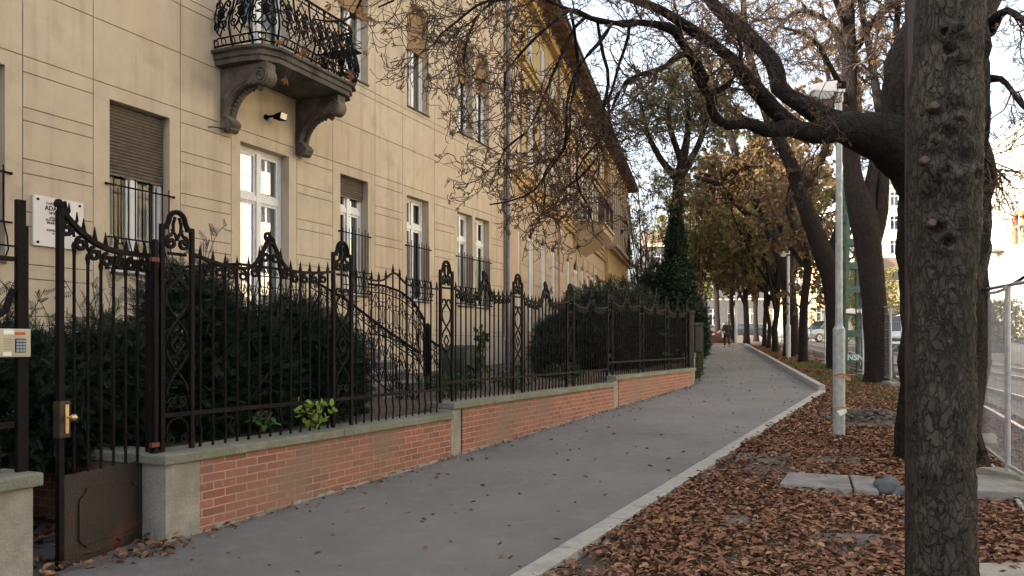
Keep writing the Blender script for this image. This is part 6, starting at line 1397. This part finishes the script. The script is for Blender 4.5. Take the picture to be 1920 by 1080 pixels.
block_house('apartment_block', 'tall pale apartment block behind the V-forked tree', ((1535-960)/1500*118, 118), math.radians(-10), 15, 12, 22, 6, 5, 'pale', balc=2)
block_house('apartment_house', 'sunlit ochre house with a balcony, between the slender trunk and the V-forked tree', ((1478-960)/1500*104, 104), math.radians(-6), 5.6, 10, 13, 3, 2, 'ochre', balc=1, ww=1.3)
block_house('apartment_house', 'long grey fronted building across the end of the path', (19, 112), math.radians(-4), 18, 10, 13, 3, 7, 'greyr', m2='pale')
block_house('apartment_block', 'tall cream block rising behind the gabled house', (58, 128), math.radians(-14), 26, 12, 23, 6, 8, 'cream')
block_house('apartment_house', 'pale house behind the shrubs beyond the yellow house', (-6, 128), math.radians(4), 24, 12, 12, 3, 8, 'cream')
# signs, pylon sign, bins
sg = empty('road_sign', onr(1843,42), 0, 'round blue road sign on a thin pole right of the nearest trunk', 'sign'); zt = P(1843,585,42).z-sg.location.z
MB().tube([(0,0,0),(0,0,zt+.3)],.03,8).build('pole', M['galv'], sg); MB().ring((0,-.03,zt),(0,-1,0),[(.33,0),(.33,.012),(.30,.016)],24).build('sign_disc', mat('sign_blue', (.03,.22,.55), rough=.4), sg)
MB().prism([(-.12,-.05,zt-.12),(-.05,-.05,zt+.18),(.05,-.05,zt+.02),(.14,-.05,zt+.12),(.04,-.05,zt-.16)],(0,-.003,0)).build('arrow_symbol', M['white'], sg)
sg = empty('street_sign', onr(1690,38), .1, 'dark rectangular sign high on a pole left of the nearest trunk', 'sign'); zt = P(1690,517,38).z-sg.location.z
MB().tube([(0,0,0),(0,0,zt+.2)],.035,8).build('pole', M['galv'], sg); MB().box(-.42,.30,-.06,-.02,zt-.2,zt+.18).build('sign_board', mat('sign_back', (.06,.07,.08), rough=.5), sg); MB().ring((0,-.05,zt-.75),(0,-1,0),[(.26,0),(.26,.012)],20).build('sign_disc', M['galv'], sg)
kb_ = empty('utility_cabinet', onr(1862,44), 0, 'grey utility cabinet across the road, right of the nearest trunk', 'cabinet')
MB().box(-.7,.7,-.3,.3,0,1.5).build('casing', M['greyr'], kb_, bevel=.03); MB().box(-.74,.74,-.34,.34,1.5,1.58).build('lid', M['darkiron'], kb_); MB().box(-.01,.01,-.31,-.3,.1,1.4).build('door_seam', M['darkiron'], kb_)
gw_ = empty('boundary_wall', (33.2, 40, g(40)), math.atan2(1,.27)-math.pi/2*0, 'grey wall with iron fencing on the far side of the road', 'wall')
MB().box(-5,26,-.15,.15,0,1.0).build('wall_body', M['greyr'], gw_); mb = MB()
for i in range(100): mb.tube([(-5+i*.31,0,1),(-5+i*.31,0,2.6)],.02,4)
mb.bar((-5,0,2.5),(26,0,2.5),.04,.04); tag(mb.build('railing_bars', M['darkiron'], gw_), kind='stuff')
text('2 KISÉR', .9, gw_, (4,-.16,.2), (math.pi/2,0,0), M['white'], 'graffiti') if False else None
# overhead wire across the street
for k, (a, b, lab) in enumerate(((P(1600,300,26), P(1990,325,60), 'thin span wire from the mast to the right-hand buildings, lower'), (P(1592,270,26), P(1990,140,60), 'thin span wire from the mast to the right-hand buildings, upper'))):
    r = empty('span_wire', a, 0, lab, 'wire'); MB(off=a).tube([a.lerp(b, t)-Vector((0,0,.5*math.sin(math.pi*t))) for t in np.linspace(0,1,14)], .012, 4).build('wire_strand', M['darkiron'], r)
